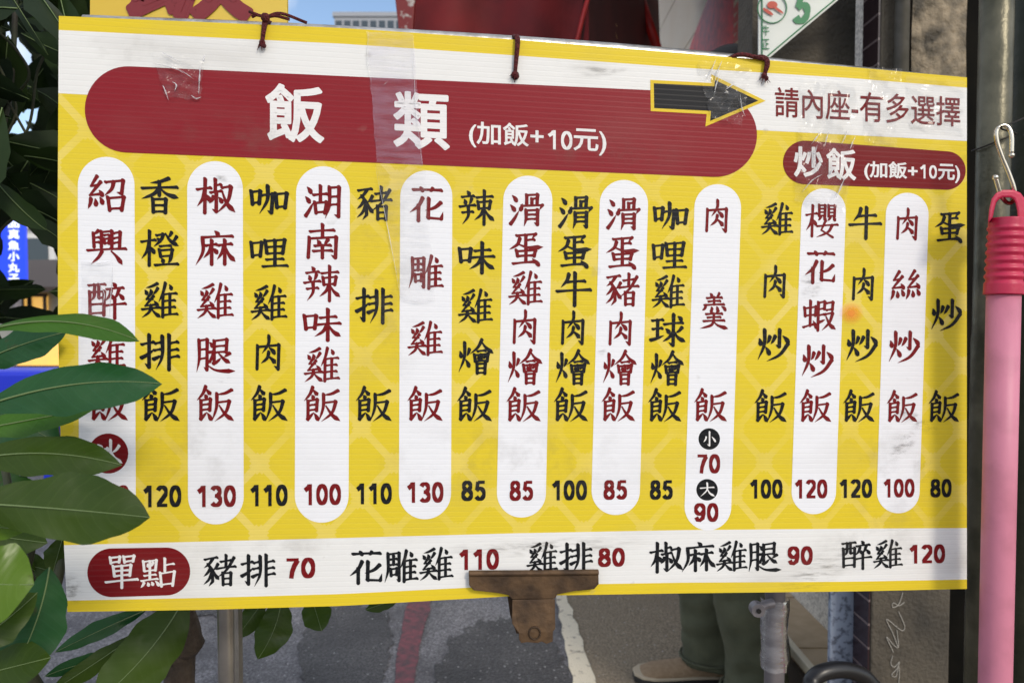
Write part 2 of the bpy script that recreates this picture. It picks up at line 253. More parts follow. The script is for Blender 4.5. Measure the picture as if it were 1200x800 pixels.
# ---- brush lettering: every glyph is a list of strokes in a 0..100 square (y down) ----
# h horizontal, v vertical, p falling left, n falling right, d dot, t turn, k turn with a hook, @ component
KAI = {
'kou': 'v 10,14 18,92;t 10,18 90,12 80,90;h 18,84 80,80',
'ri': 'v 12,6 15,98;t 12,9 88,5 85,96;h 15,50 84,47;h 15,91 85,88',
'zhui': 'p 36,-2 24,26 0,56;v 23,34 22,102;d 56,2 68,17;h 22,33 96,28;v 60,31 60,92;h 24,53 88,49;h 24,73 88,69;h 22,95 101,90',
'xi': 'p 82,-2 52,7 22,12;d 16,18 28,31;d 44,15 51,28;p 84,12 74,22 60,32;z 48,29 26,46 56,45;z 62,36 20,66 76,61;d 64,50 84,67;h 4,77 98,70;p 50,64 40,84 2,102;n 50,74 72,88 100,100',
'shi': 'p 50,-2 32,20 -2,40;n 46,4 62,12 82,24;d 42,22 54,32;t 20,40 78,35 74,70;v 22,40 22,92;h 24,54 72,51;h 24,69 72,66;p 20,96 34,88 58,74;d 58,76 82,98',
'fan': 'p 92,2 58,13 18,17;p 20,14 18,58 -4,102;t 22,42 80,37 78,44;p 82,37 62,74 10,102;n 30,50 62,80 104,100',
'huo': 'd 8,28 20,50;p 84,22 76,36 64,46;p 46,0 45,50 2,100;d 54,56 84,82',
'hui': 'p 52,-2 34,22 0,42;n 50,4 70,22 104,40;h 34,34 68,31;v 20,44 24,66;t 20,46 80,41 76,64;h 24,65 76,62;v 50,44 50,62;d 33,49 40,57;p 67,47 60,57;@ri 26,69 74,103',
'shui': 'd 18,2 66,22;d 0,34 48,54;p 6,98 44,80 92,52',
'gu': 't 28,4 74,1 72,30;v 28,4 28,33;h 50,16 72,14;v 50,16 50,32;d 10,32 2,54;k 8,39 95,34 82,50;p 26,52 26,80 18,104;k 26,53 75,50 75,97 60,90;h 28,67 73,65;h 28,81 73,79',
'cao': 'h 6,18 96,13;v 32,2 36,30;p 68,0 64,18 58,32',
'shi2': 'h 10,11 92,4;p 62,8 40,24 4,38;k 30,26 58,44 62,82 36,98;p 46,40 28,54 2,66;p 56,54 36,76 2,92;p 96,26 82,38 64,46;n 64,44 80,62 104,78',
'zhe': 'h 22,20 78,15;v 50,-2 49,38;h 0,43 100,36;p 92,6 54,46 2,74;@ri 26,55 82,101',
'mu': 'h 0,31 98,24;v 56,-2 54,103;p 54,32 36,60 0,82;d 58,44 90,64',
'yue': 'p 16,4 18,60 -4,102;k 16,6 88,2 86,95 58,86;h 20,34 86,32;h 20,62 86,59',
'mi': 'z 52,-2 16,27 50,25;z 74,14 10,54 78,49;d 64,38 84,55;p 16,64 12,78 -2,94;d 40,63 46,84;d 68,58 86,78',
'chong': 'v 8,24 14,56;t 8,27 90,20 86,52;h 14,53 86,49;v 50,0 50,90;h 2,94 78,83;d 70,70 98,98',
'shou': 'h 2,28 94,20;k 56,-2 56,96 24,84;p 0,68 44,58 100,40',
'bei': 'v 16,0 18,72;t 16,2 84,0 82,72;h 18,24 82,23;h 18,46 82,45;h 18,68 82,66;p 36,72 26,86 6,98;d 62,72 88,94',
'飯': '@shi 0,0 48,100;@fan 44,6 102,100',
'雞': '@xi 0,2 54,100;@zhui 48,0 100,98',
'肉': 'v 12,28 10,98;k 12,31 88,24 86,96 70,86;p 52,-2 50,22 28,50;d 52,32 74,50;p 52,46 46,64 24,80;n 50,58 62,66 78,80',
'炒': '@huo 0,0 46,98;k 70,-2 70,54 58,48;p 56,20 50,34 42,46;d 80,18 100,40;p 98,44 72,80 30,102',
'燴': '@huo 0,6 38,98;@hui 34,-2 102,100',
'滑': '@shui 0,4 30,98;@gu 30,0 102,98',
'蛋': 'k 22,10 80,3 68,18;v 50,8 50,40;h 50,24 76,20;p 32,18 24,38 0,54;n 26,36 58,46 104,43;v 22,56 26,76;t 22,59 80,53 76,73;h 26,74 76,70;v 51,46 51,92;h 12,98 76,90;d 70,80 92,102',
'牛': 'p 34,4 28,24 10,46;h 28,29 84,24;h -2,59 102,51;v 53,0 53,104',
'豬': '@shi2 0,0 48,102;@zhe 42,0 102,98',
'花': '@cao 4,0 98,30;p 38,30 26,54 0,76;v 26,54 26,102;p 92,42 74,58 46,68;k 56,30 55,90 94,92 99,70',
'雕': 'p 10,6 10,60 0,100;k 10,9 44,5 44,95 36,90;h 17,26 38,24;v 27,13 27,44;h 15,44 40,42;v 18,56 20,80;t 18,57 38,55 36,76;h 20,77 37,75;@zhui 48,0 100,98',
'辣': 'd 20,0 28,12;h 6,20 42,15;d 12,26 17,40;p 35,23 32,34 27,42;h 0,50 46,43;h 8,68 40,64;p 25,48 25,78 8,104;h 50,20 98,14;v 54,32 57,56;t 54,34 92,29 88,54;h 57,54 88,51;v 73,-2 73,104;p 71,56 62,74 44,90;n 75,56 86,74 104,90',
'味': 'v 0,20 5,68;t 0,23 34,19 30,64;h 5,62 31,59;h 46,27 92,21;h 36,50 104,43;v 68,-2 68,104;p 66,50 54,72 30,90;n 70,50 84,72 106,88',
'南': 'h 14,20 84,13;v 50,-2 50,36;v 12,38 9,100;k 12,41 90,34 88,97 74,88;d 34,44 42,58;p 66,42 60,52 55,60;h 28,63 74,59;h 24,79 78,75;v 50,61 50,100',
'湖': '@shui 0,6 26,98;h 24,32 64,27;v 44,4 44,54;v 28,54 32,88;t 28,56 62,52 57,86;h 32,85 58,82;p 70,6 70,62 58,102;k 70,8 98,5 97,95 84,88;h 72,36 96,34;h 72,60 96,58',
'咖': 'v 0,24 4,70;t 0,27 26,22 23,66;h 4,64 23,61;k 30,36 62,31 58,94 46,86;p 47,4 46,52 24,98;v 70,28 74,78;t 70,31 102,26 97,76;h 74,74 98,71',
'哩': 'v 0,18 4,68;t 0,21 30,16 26,64;h 4,62 27,58;v 40,10 45,54;t 40,12 96,5 90,52;h 44,32 90,28;h 45,54 90,50;v 68,8 68,94;h 44,74 92,69;h 34,97 104,91',
'香': 'p 76,-1 50,10 24,14;h 2,31 100,24;v 50,10 50,52;p 48,32 32,48 0,62;n 52,30 72,46 104,56;@ri 26,58 74,103',
'橙': '@mu 0,2 40,100;t 42,12 60,8 59,12;p 61,8 54,26 34,46;d 42,20 52,30;n 66,4 80,26 104,42;p 84,2 80,10 74,18;p 98,14 92,24 84,32;h 52,44 82,41;v 50,54 54,76;t 50,56 86,52 83,74;h 54,74 84,71;d 55,79 61,90;p 82,76 79,86 74,92;h 38,100 102,94',
'排': '@shou 0,2 38,100;p 58,4 58,62 40,104;h 38,26 56,23;h 36,46 56,43;p 34,72 46,66 56,60;v 77,0 77,104;h 78,25 102,20;h 78,46 102,42;h 78,67 104,62',
'椒': '@mu 0,2 40,100;v 51,0 51,36;h 52,18 68,15;h 38,40 70,34;k 54,38 54,96 42,88;p 46,52 42,62 34,72;d 60,52 70,68;t 70,24 94,19 93,24;p 96,20 86,64 54,102;n 70,34 84,70 108,96',
'麻': 'd 48,-2 60,11;h 14,19 100,12;p 15,20 16,62 -4,102;h 24,43 56,38;v 41,27 41,100;p 40,44 33,62 18,80;d 44,50 56,64;h 60,41 98,35;v 78,25 78,98;p 76,42 70,62 56,84;n 80,44 90,68 108,88',
'腿': '@yue 0,4 32,102;t 48,10 84,5 82,44;h 49,27 82,24;h 49,45 82,42;v 48,10 48,74;p 46,78 56,72 68,60;p 92,46 84,52 76,58;n 60,46 76,64 94,76;d 34,14 44,28;z 34,44 46,42 36,72;p 46,42 42,60 28,82;n 30,84 56,98 108,99',
'球': 'h 2,20 36,16;h 4,47 34,43;p -2,82 18,76 40,66;v 19,18 19,76;h 40,31 98,24;k 69,-2 69,98 54,88;d 44,44 56,58;p 67,58 54,74 36,86;p 96,40 88,50 76,58;n 71,52 84,72 108,86;d 82,4 94,16',
'羹': 'd 34,-2 42,8;p 68,-2 64,4 58,9;h 24,13 78,10;h 30,23 72,20;h 16,34 86,30;v 50,10 50,32;p 20,38 17,44 8,50;d 39,38 43,48;d 58,37 63,48;d 76,36 92,48;d 35,49 42,56;p 66,49 62,53 57,57;h 22,61 80,58;h 28,71 74,68;h 14,82 88,78;v 50,59 50,80;p 50,81 40,94 2,104;n 50,82 66,94 102,103',
'紹': '@mi 0,0 46,100;k 48,14 96,7 92,46 78,42;p 70,12 64,34 44,54;v 54,58 59,98;t 54,61 98,55 92,95;h 58,92 92,89',
'興': 'p 28,4 22,10 13,14;v 14,12 16,54;h 15,26 31,24;h 15,40 31,38;v 36,6 36,54;k 36,8 65,4 65,56 58,52;h 43,17 58,16;v 43,27 45,42;t 43,28 58,26 57,40;h 45,41 57,40;t 70,10 88,6 86,54;h 70,25 86,23;h 70,39 86,37;h -2,63 104,54;p 38,64 28,82 8,102;n 62,62 78,78 94,102',
'醉': 'h 2,10 48,5;v 5,28 6,98;t 5,30 45,26 44,96;v 19,8 18,28;p 18,28 17,42 10,54;v 30,7 30,46;h 30,47 42,45;h 7,66 43,63;h 6,92 44,89;d 68,0 76,11;h 52,20 98,14;p 64,22 60,38 48,54;d 62,34 70,46;p 86,18 80,36 70,48;d 82,30 98,48;h 46,68 104,60;v 74,46 74,106',
'冰': 'd 6,14 26,30;p 2,88 14,76 28,56;k 60,-2 60,96 44,86;t 26,36 48,30 47,34;p 49,31 40,62 14,84;p 94,20 82,36 64,48;n 62,40 78,68 108,88',
'小': 'k 52,0 52,96 34,86;p 28,36 22,54 8,72;d 68,34 96,70',
'大': 'h 4,38 96,31;p 50,0 48,52 4,100;n 50,40 68,74 102,98',
'櫻': '@mu 0,2 36,100;@bei 37,-2 66,50;@bei 68,-2 98,50;h 36,68 104,60;z 64,48 50,80 88,102;p 86,62 72,86 34,104',
'蝦': '@chong 0,6 46,98;t 49,11 70,7 69,32;v 49,10 49,104;h 50,33 69,30;h 50,53 70,49;p 50,76 60,72 72,66;t 75,12 97,8 95,34;h 76,35 95,32;t 74,48 96,43 95,48;p 97,44 86,76 62,102;n 74,54 88,82 108,98',
'絲': '@mi 0,2 50,102;@mi 52,-2 102,98',
'單': 'v 12,4 15,24;t 12,5 44,2 41,20;h 15,21 42,18;v 56,2 59,22;t 56,3 90,0 86,18;h 59,19 87,16;v 22,32 26,66;t 22,34 80,29 76,64;h 25,49 77,46;h 26,65 76,61;v 50,32 50,104;h -2,84 102,76',
'點': 'v 6,8 9,44;t 6,10 46,5 43,42;d 17,16 21,28;p 36,13 33,22 30,28;h 9,44 43,40;v 26,8 26,74;h 9,60 44,56;h 0,78 50,71;p 8,84 5,92 -2,102;d 18,83 22,95;d 30,81 35,93;d 42,78 54,96;v 72,0 72,46;h 73,24 100,19;v 58,50 62,100;t 58,53 102,46 96,97;h 62,93 97,89',
}
def smooth(pts, n=5):
    if len(pts) < 3: 
        return [tuple(pts[0][k] + (pts[1][k]-pts[0][k])*i/n for k in (0,1)) for i in range(n+1)]
    P = [tuple(2*pts[0][k]-pts[1][k] for k in (0,1))] + list(pts) + [tuple(2*pts[-1][k]-pts[-2][k] for k in (0,1))]
    out = []
    for i in range(1, len(P)-2):
        for j in range(n):
            t = j/n
            out.append(tuple(.5*(2*P[i][k]+(P[i+1][k]-P[i-1][k])*t+(2*P[i-1][k]-5*P[i][k]+4*P[i+1][k]-P[i+2][k])*t*t+(3*P[i][k]-P[i-1][k]-3*P[i+1][k]+P[i+2][k])*t**3) for k in (0,1)))
    out.append(pts[-1]); return out

def lerp_profile(prof, t):
    for (a, x), (b, y) in zip(prof, prof[1:]):
        if t <= b: return x + (y-x)*(t-a)/(b-a)
    return prof[-1][1]

def expand(name, box=(0,0,100,100), depth=0):
    x0,y0,x1,y1 = box; out = []
    for s in KAI[name].split(';'):
        head, rest = s.strip().split(' ', 1)
        if head[0] == '@':
            a = [tuple(map(float, q.split(','))) for q in rest.split()]
            b = (x0+(x1-x0)*a[0][0]/100, y0+(y1-y0)*a[0][1]/100, x0+(x1-x0)*a[1][0]/100, y0+(y1-y0)*a[1][1]/100)
            out += expand(head[1:], b, depth+1)
        else:
            pts = [tuple(map(float, q.split(','))) for q in rest.split()]
            out.append((head, [(x0+(x1-x0)*x/100, y0+(y1-y0)*y/100) for x,y in pts]))
    return out

def brush_polys(name, bold=1.0):
    """polygons (lists of x,y in 0..100), one group per stroke"""
    strokes = expand(name)
    base = (11.6 if len(strokes) < 9 else 10.8 if len(strokes) < 14 else 9.8 if len(strokes) < 18 else 9.0)*bold
    groups = []
    for kind, pts in strokes:
        g = []
        def ribbon(path, prof, cap=True):
            m = len(path); L = []; Rr = []
            acc = [0]
            for a, b in zip(path, path[1:]): acc.append(acc[-1]+math.hypot(b[0]-a[0], b[1]-a[1]))
            for i, (x, y) in enumerate(path):
                a = path[max(0,i-1)]; b = path[min(m-1,i+1)]
                dx, dy = b[0]-a[0], b[1]-a[1]; l = math.hypot(dx, dy) or 1
                w = base*lerp_profile(prof, acc[i]/(acc[-1] or 1))/2
                L.append((x+dy/l*w, y-dx/l*w)); Rr.append((x-dy/l*w, y+dx/l*w))
            for i in range(m-1): g.append([L[i], L[i+1], Rr[i+1], Rr[i]])
        def disc(x, y, rx, ry, tilt=0.6):
            c, s = math.cos(tilt), math.sin(tilt)
            g.append([(x+rx*math.cos(k*math.pi/5)*c-ry*math.sin(k*math.pi/5)*s, y+rx*math.cos(k*math.pi/5)*s+ry*math.sin(k*math.pi/5)*c) for k in range(10)])
        b = base
        if kind == 'h':
            (x0,y0),(x1,y1) = pts[0], pts[-1]
            ribbon(smooth([pts[0], ((x0+x1)/2, (y0+y1)/2-.8), pts[-1]], 3), [(0,.85),(.25,.62),(.7,.62),(1,.9)])
            disc(x0, y0, b*.52, b*.34, .7); disc(x1-b*.12, y1+b*.04, b*.62, b*.40, .75)
        elif kind == 'v':
            ribbon(smooth(pts, 4), [(0,1.05),(.3,.92),(.75,.95),(1,1.0)])
            disc(*pts[0], b*.66, b*.42, .75); disc(pts[-1][0], pts[-1][1]-b*.15, b*.46, b*.5, 0)
        elif kind == 'p':
            ribbon(smooth(pts, 5), [(0,1.1),(.35,.95),(.7,.72),(1,.08)])
            disc(*pts[0], b*.62, b*.42, .8)
        elif kind == 'n':
            ribbon(smooth(pts, 6), [(0,.4),(.4,.8),(.78,1.4),(1,.06)])
        elif kind == 'd':
            ribbon(smooth([pts[0], ((pts[0][0]+pts[1][0])/2+1, (pts[0][1]+pts[1][1])/2-1), pts[1]], 4), [(0,.22),(.35,.8),(.7,1.3),(.9,1.15),(1,.5)])
            x = pts[0][0]+(pts[1][0]-pts[0][0])*.88; y = pts[0][1]+(pts[1][1]-pts[0][1])*.88
            disc(x, y, b*.58, b*.52, .7)
        elif kind == 'z':
            ribbon(smooth(pts[:2], 4), [(0,1.0),(.6,.8),(1,.55)]); disc(*pts[0], b*.6, b*.42, .8)
            ribbon(smooth(pts[1:], 4), [(0,.6),(.5,.62),(1,.9)]); disc(*pts[1], b*.34, b*.34, 0); disc(*pts[-1], b*.5, b*.4, .7)
        elif kind in 'tk':
            body = pts if kind == 't' else pts[:-1]
            hook = None if kind == 't' else pts[-1]
            disc(*body[0], b*.55, b*.38, .75)
            for q, (a, c) in enumerate(zip(body, body[1:])):
                horiz = abs(c[0]-a[0]) > abs(c[1]-a[1])
                ribbon(smooth([a, c], 3), [(0,.68),(1,.62)] if horiz else [(0,1.1),(.4,.92),(1,1.0)])
                last = q == len(body)-2
                if not last: disc(*c, b*.66, b*.46, .75)
                elif hook is None: disc(*c, b*.5, b*.46, 0)
            if hook is not None:
                c = body[-1]; disc(*c, b*.5, b*.5, 0)
                ribbon([c, ((c[0]+hook[0])/2, (c[1]+hook[1])/2), hook], [(0,1.0),(.5,.62),(1,.06)])
        groups.append(g)
    return groups
# ================================================================ THE SETTING
M = {}
M['ground'] = mat('dull_earth', (.10,.095,.085), .9, (.14,.13,.12), 2)
def asphalt(name, c1, c2, rough, patch):
    m = mat(name, c1, rough, c2, 150, bump=1.0, bscale=120, lo=.40, hi=.72, detail=4, spec=.3)
    t = m.node_tree; b = t.nodes['Principled BSDF']; co = [n for n in t.nodes if n.type == 'TEX_COORD'][0]
    src = b.inputs['Base Color'].links[0].from_socket
    n = t.nodes.new('ShaderNodeTexNoise'); n.inputs['Scale'].default_value = 3.2; n.inputs['Detail'].default_value = 8; n.inputs['Roughness'].default_value = .7
    r = t.nodes.new('ShaderNodeMapRange'); r.inputs[1].default_value = .40; r.inputs[2].default_value = .66; r.inputs[3].default_value = 0; r.inputs[4].default_value = .85
    x = t.nodes.new('ShaderNodeMixRGB'); x.inputs[2].default_value = (*patch, 1)
    t.links.new(co.outputs['Object'], n.inputs['Vector']); t.links.new(n.outputs[0], r.inputs[0]); t.links.new(r.outputs[0], x.inputs[0]); t.links.new(src, x.inputs[1]); t.links.new(x.outputs[0], b.inputs['Base Color'])
    w = t.nodes.new('ShaderNodeTexVoronoi'); w.inputs['Scale'].default_value = 46; t.links.new(co.outputs['Object'], w.inputs['Vector'])
    k = t.nodes.new('ShaderNodeMath'); k.operation = 'LESS_THAN'; k.inputs[1].default_value = .13; t.links.new(w.outputs['Distance'], k.inputs[0])
    k2 = t.nodes.new('ShaderNodeMath'); k2.operation = 'MULTIPLY'; k2.inputs[1].default_value = .55; t.links.new(k.outputs[0], k2.inputs[0])
    y = t.nodes.new('ShaderNodeMixRGB'); t.links.new(k2.outputs[0], y.inputs[0]); t.links.new(x.outputs[0], y.inputs[1]); t.links.new(w.outputs['Color'], y.inputs[2])
    bw = t.nodes.new('ShaderNodeRGBToBW'); t.links.new(w.outputs['Color'], bw.inputs[0]); t.links.new(bw.outputs[0], y.inputs[2]); t.links.new(y.outputs[0], b.inputs['Base Color'])
    return m
M['asphalt'] = asphalt('worn_asphalt', (.115,.110,.120), (.42,.41,.43), .55, (.060,.056,.062))
M['pave'] = asphalt('beige_paving', (.20,.160,.112), (.44,.365,.27), .8, (.26,.21,.15))
def worn_paint(name, c, under, lo, hi, sc=45):
    return mat(name, under, .75, c, sc, bump=.6, bscale=260, lo=lo, hi=hi, detail=9)
M['red_paint'] = worn_paint('worn_red_paint', (.26,.075,.095), (.075,.058,.066), .30, .66)
M['white_paint'] = worn_paint('worn_white_paint', (.84,.76,.60), (.30,.25,.19), .28, .43, 55)

g = MB(); g.add([(-900,-300,-.004),(900,-300,-.004),(900,1600,-.004),(-900,1600,-.004)], [(0,1,2,3)])
tag(build('ground', g, M['ground']), kind='structure')
# street direction from the two painted lines
def gl(px, py): p = G(px, py); return p
def line_pts(a, b, y0=.2, y1=60):
    a, b = G(*a), G(*b); d = (b-a)/(b.y-a.y); return a + d*(y0-a.y), a + d*(y1-a.y), d
wl0, wl1, wd = line_pts((672,800), (650,698)); wr0, wr1, _ = line_pts((697,800), (664,698))
rl0, rl1, _ = line_pts((461,800), (479,703)); rr0, rr1, _ = line_pts((484,800), (506,703))
m_ = MB(); z = .002
m_.add([(-5.6,-6,z),(wl0.x+.03,-6,z),(wl0.x+.03,.2,z),(wl1.x+.03,60,z),(-5.6-2.4,60,z)], [(0,1,2,3,4)])
tag(build('road', m_, M['asphalt']), kind='structure')
m_ = MB(); m_.add([(wl0.x+.031,-6,z),(6,-6,z),(6,60,z),(wl1.x+.031,60,z),(wl0.x+.031,.2,z)], [(0,1,2,3,4)])
tag(build('pavement', m_, M['pave']), kind='structure')
def strip(name, A, B, C, D, m, zz):
    """painted line with a chipped edge"""
    mb = MB(); rows = []; n = 400
    for i in range(n+1):
        t = (i/n)**1.8
        l = A.lerp(B, t); r = C.lerp(D, t); j = .006
        rows.append([(l.x+random.uniform(-j,j), l.y, zz), (r.x+random.uniform(-j,j), r.y, zz)])
    mb.grid(rows); return tag(build(name, mb, m), kind='structure')
strip('red_line', rl0, rl1, rr0, rr1, M['red_paint'], .006)
strip('white_line', wl0, wl1, wr0, wr1, M['white_paint'], .006)

M['tar'] = asphalt('dark_tar_patch', (.045,.042,.044), (.17,.16,.165), .5, (.028,.026,.028))
for pts in ([(528,748),(560,728),(604,722),(640,738),(660,770),(676,830),(520,830),(508,790)], [(372,700),(410,706),(452,716),(462,742),(452,780),(446,830),(360,830),(350,760)], [(150,690),(240,684),(300,700),(290,720),(190,722)]):
    ring = []
    for a, b in zip(pts, pts[1:]+pts[:1]):
        for q in range(9):
            p = G(a[0]+(b[0]-a[0])*q/9, a[1]+(b[1]-a[1])*q/9, .0055); ring.append((p.x+random.uniform(-.012,.012), p.y+random.uniform(-.02,.02), .0055 if pts[0][0] < 500 else .0050))
    mb = MB(); mb.add(ring, [tuple(range(len(ring)))]); tag(build('road_patch', mb, M['tar']), kind='structure')
def crack(a, b, n=26, w_=.004):
    A, B = G(*a), G(*b); L, Q = [], []; off = 0
    for i in range(n+1):
        t = i/n; off = off*.8+random.uniform(-.018,.018); p = A.lerp(B, t); h = w_*random.uniform(.25,1)*math.sin(math.pi*(.08+.84*t))
        L.append((p.x+off-h, p.y+off*.4, .0085)); Q.append((p.x+off+h, p.y+off*.4, .0085))
    mb = MB(); mb.grid([L, Q]); tag(build('road_crack', mb, M['crack']), kind='structure')
M['crack'] = mat('dark_crack', (.012,.011,.010), .9)
crack((150,770),(262,704), 26, .002)
# ---------------------------------------------------------------- the shop front on the right
M['concrete'] = mat('stained_concrete', (.040,.036,.030), .85, (.125,.105,.078), 6, bump=.5, bscale=120, lo=.3, hi=.7)
M['rough'] = mat('rough_plaster', (.055,.045,.030), .7, (.30,.24,.16), 26, bump=1.0, bscale=45, lo=.38, hi=.66)
M['granite'] = mat('blue_grey_granite', (.12,.14,.19), .45, (.30,.35,.46), 75, lo=.38, hi=.50, spec=.3, detail=4)
M['cream'] = mat('cream_wall', (.86,.74,.58), .7, (.90,.80,.65), 5, bump=.3)
M['speckle'] = mat('speckled_wall', (.46,.43,.39), .7, (.78,.74,.67), 130, lo=.38, hi=.55, detail=3)
M['floor_tile'] = mat('tan_floor_tile', (.46,.33,.19), .4, (.58,.44,.28), 24, lo=.3, hi=.7)
M['nosing'] = mat('pale_step_nosing', (.86,.78,.60), .35)
M['riser'] = mat('dark_riser', (.07,.05,.035), .8, (.10,.075,.055), 20)
M['dark'] = mat('gap_shade_black', (.003,.003,.0025), .8, (.008,.007,.005), 9, spec=.08)  # near black: the shade of the gap is put into the colour
M['gal'] = mat('galvanised_pipe', (.28,.28,.26), .45, (.16,.16,.14), 22, metal=.7)
def tile_mat():
    m = mat('dark_glazed_tile', (.030,.018,.022), .25); t = m.node_tree; b = t.nodes['Principled BSDF']
    co = t.nodes.new('ShaderNodeTexCoord'); sp = t.nodes.new('ShaderNodeSeparateXYZ'); t.links.new(co.outputs['Object'], sp.inputs[0])
    f = mnode(t, 'FRACT', mnode(t, 'DIVIDE', sp.outputs[2], .048)); g = mnode(t, 'LESS_THAN', f, .10)
    x = t.nodes.new('ShaderNodeMixRGB'); x.inputs[1].default_value = (.034,.018,.022,1); x.inputs[2].default_value = (.17,.13,.13,1)
    t.links.new(g, x.inputs[0]); t.links.new(x.outputs[0], b.inputs['Base Color']); return m
M['tile'] = tile_mat()
shop = thing('shop_building', 'shop front of grey concrete and dark tile behind the menu board', 'shop', (.95, 2.0, 0))
PX = .715
def part(name, mb, m, parent, **k): return build(name, mb, m, parent, **k)
mb = MB(); mb.box((PX,1.452,0),(.872,1.53,4.2)); part('pillar', mb, M['concrete'], shop, bevel=.004)
mb = MB(); mb.box((PX-.004,1.456,0),(PX-.0005,1.52,4.2)); part('tile_strip', mb, M['tile'], shop)
mb = MB(); mb.box((.664,1.522,0),(PX-.001,1.535,1.12)); part('granite_plinth', mb, M['granite'], shop, bevel=.002)
mb = MB(); mb.box((.50,1.56,1.121),(PX-.001,1.66,4.2)); part('upper_wall', mb, M['concrete'], shop)
mb = MB(); mb.box((.905,1.6,0),(1.2,3.30,4.2)); part('side_wall', mb, M['speckle'], shop)
mb = MB()
for k in range(12): mb.box((.905,3.302,.0+k*.35),(1.2,7.0,.343+k*.35))
part('siding', mb, M['cream'], shop)
# step: tiles with a joint, pale nosing, riser
mb = MB()
for k in range(9): mb.box((.778,1.62+k*.36,.10),(.904,1.62+k*.36+.354,.15))
part('floor_tile', mb, M['floor_tile'], shop, bevel=.001)
mb = MB(); mb.box((.757,1.60,.128),(.777,4.9,.153)); part('step_nosing', mb, M['nosing'], shop, bevel=.003)
mb = MB(); mb.box((.766,1.601,0),(.904,4.89,.0995)); part('step_riser', mb, M['riser'], shop)
# rough rendered column of the upper storey, gutter pipe, near-black sheet painting the dark gap beyond
mb = MB()
rows = []
for i in range(26):
    zz = 1.35 + i*.115
    rows.append([(.768+.104*j/8, 1.445-.006*math.sin(math.pi*j/8)-random.uniform(0,.010), zz) for j in range(9)])
mb.grid(rows); part('rough_render', mb, M['rough'], shop, smooth=True)
mb = MB(); mb.tube([(.744,1.432,1.32),(.744,1.432,4.2)], .0135, 14); part('drain_pipe', mb, M['gal'], shop, smooth=True)
mb = MB(); mb.box((.8725,1.55,0),(2.6,1.595,4.2)); part('dark_gap_sheet', mb, M['dark'], shop)

# chalk scrawl on the pillar
M['chalk'] = mat('chalk', (.40,.38,.34), .9)
cs = [[(1058,694),(1053,708),(1046,711),(1047,706),(1054,709),(1060,705)], [(1053,716),(1060,733),(1056,738),(1039,725),(1046,741),(1052,757)],
      [(1051,738),(1053,757),(1048,756),(1039,746),(1047,764)], [(1046,768),(1044,777),(1048,781),(1054,775),(1051,783),(1045,790),(1050,792),(1053,780),(1054,790),(1052,806)]]
mb = MB()
for s_ in cs:
    p = curve([W(x, y, 1.4505) for x, y in s_], 6); mb.tube(p, .0008, 5)
part('chalk_scrawl', mb, M['chalk'], shop)

# olive steel pole and the darker downpipe beside it
M['olive'] = mat('grimy_olive_steel', (.052,.050,.030), .38, (.17,.155,.105), 17, metal=.5, bump=.25, bscale=40, lo=.35, hi=.75)
M['olive2'] = mat('dark_green_steel', (.020,.028,.018), .5, (.05,.055,.035), 12, bump=.2)
mb = MB(); a = W(1159, 400, .93); mb.tube([(a.x,a.y,0),(a.x,a.y,1.02),(a.x,a.y,1.03),(a.x,a.y,3.4)], [.0200,.0200,.0190,.0190], 28)
tag(recenter(build('steel_pole', mb, M['olive'], smooth=True)), 'grimy olive steel pole standing behind the pink mop handle', 'pole')
POLE = Vector((a.x, a.y, 0))
mb = MB(); b_ = W(1205, 400, .97); mb.tube([(b_.x,b_.y,0),(b_.x,b_.y,3.4)], .026, 24)
tag(recenter(build('downpipe', mb, M['olive2'], smooth=True)), 'dark green downpipe at the right edge beyond the olive pole', 'downpipe')

# black hose looped on the floor by the granite
M['rubber'] = mat('black_rubber', (.010,.010,.012), .35)
mb = MB(); hp = [W(946,840,1.36), W(950,806,1.36), W(953,795,1.365), W(965,787,1.37), W(985,784,1.38), W(1004,788,1.39), W(1020,800,1.395)]
e0 = hp[0].copy(); e0.z = .02; e0.y -= .04; e1 = Vector((hp[-1].x+.07, 1.40, .25)); e2 = Vector((hp[-1].x+.10, 1.40, .02))
mb.tube(curve([e0]+hp+[e1,e2], 6), .0155, 14)
tag(recenter(build('rubber_hose', mb, M['rubber'], smooth=True)), 'thick black rubber hose arching up beside the granite plinth', 'hose')

# ---------------------------------------------------------------- hanging things above: red poster, paper strip, menu card
M['red_poster'] = mat('mottled_red_print', (.85,.035,.022), .5, (.50,.018,.014), 26, lo=.35, hi=.7)
M['cream_paper'] = mat('cream_paper', (.62,.52,.36), .6)
M['white_card'] = mat('white_card', (.72,.74,.70), .4, (.62,.66,.62), 6)
M['green_ink'] = mat('green_ink', (.02,.20,.07), .5)
M['red_ink'] = mat('red_ink', (.50,.06,.03), .5)
po = thing('red_poster', 'mottled red poster with a strip of red ovals on the cream wall', 'poster', (.9,3.3,1.3))
def on_wall(pts, x, X=.90, ): return [WX(px, py, x) for px, py in pts]
mb = MB(); mb.prism(on_wall([(804,75),(811,50),(821,24),(831,-2),(838,-60),(871,-60),(873,80)], .899), (-.004,0,0)); part('poster_sheet', mb, M['red_poster'], po)
mb = MB(); mb.prism(on_wall([(860,-60),(873,-60),(873,80),(861,80)], .893), (-.002,0,0)); part('paper_strip', mb, M['cream_paper'], po)
mb = MB()
for k, yy in enumerate((-12, 4, 16, 28, 39)):
    c = WX(867, yy, .8895); mb.add([c+Vector((0,.10*math.cos(q*.63),.020*math.sin(q*.63))) for q in range(10)], [tuple(range(10))])
part('oval_print', mb, M['red_ink'], po)
mb = MB(); mb.prism(on_wall([(874,-60),(905,-60),(905,18),(874,38)], .899), (-.003,0,0))
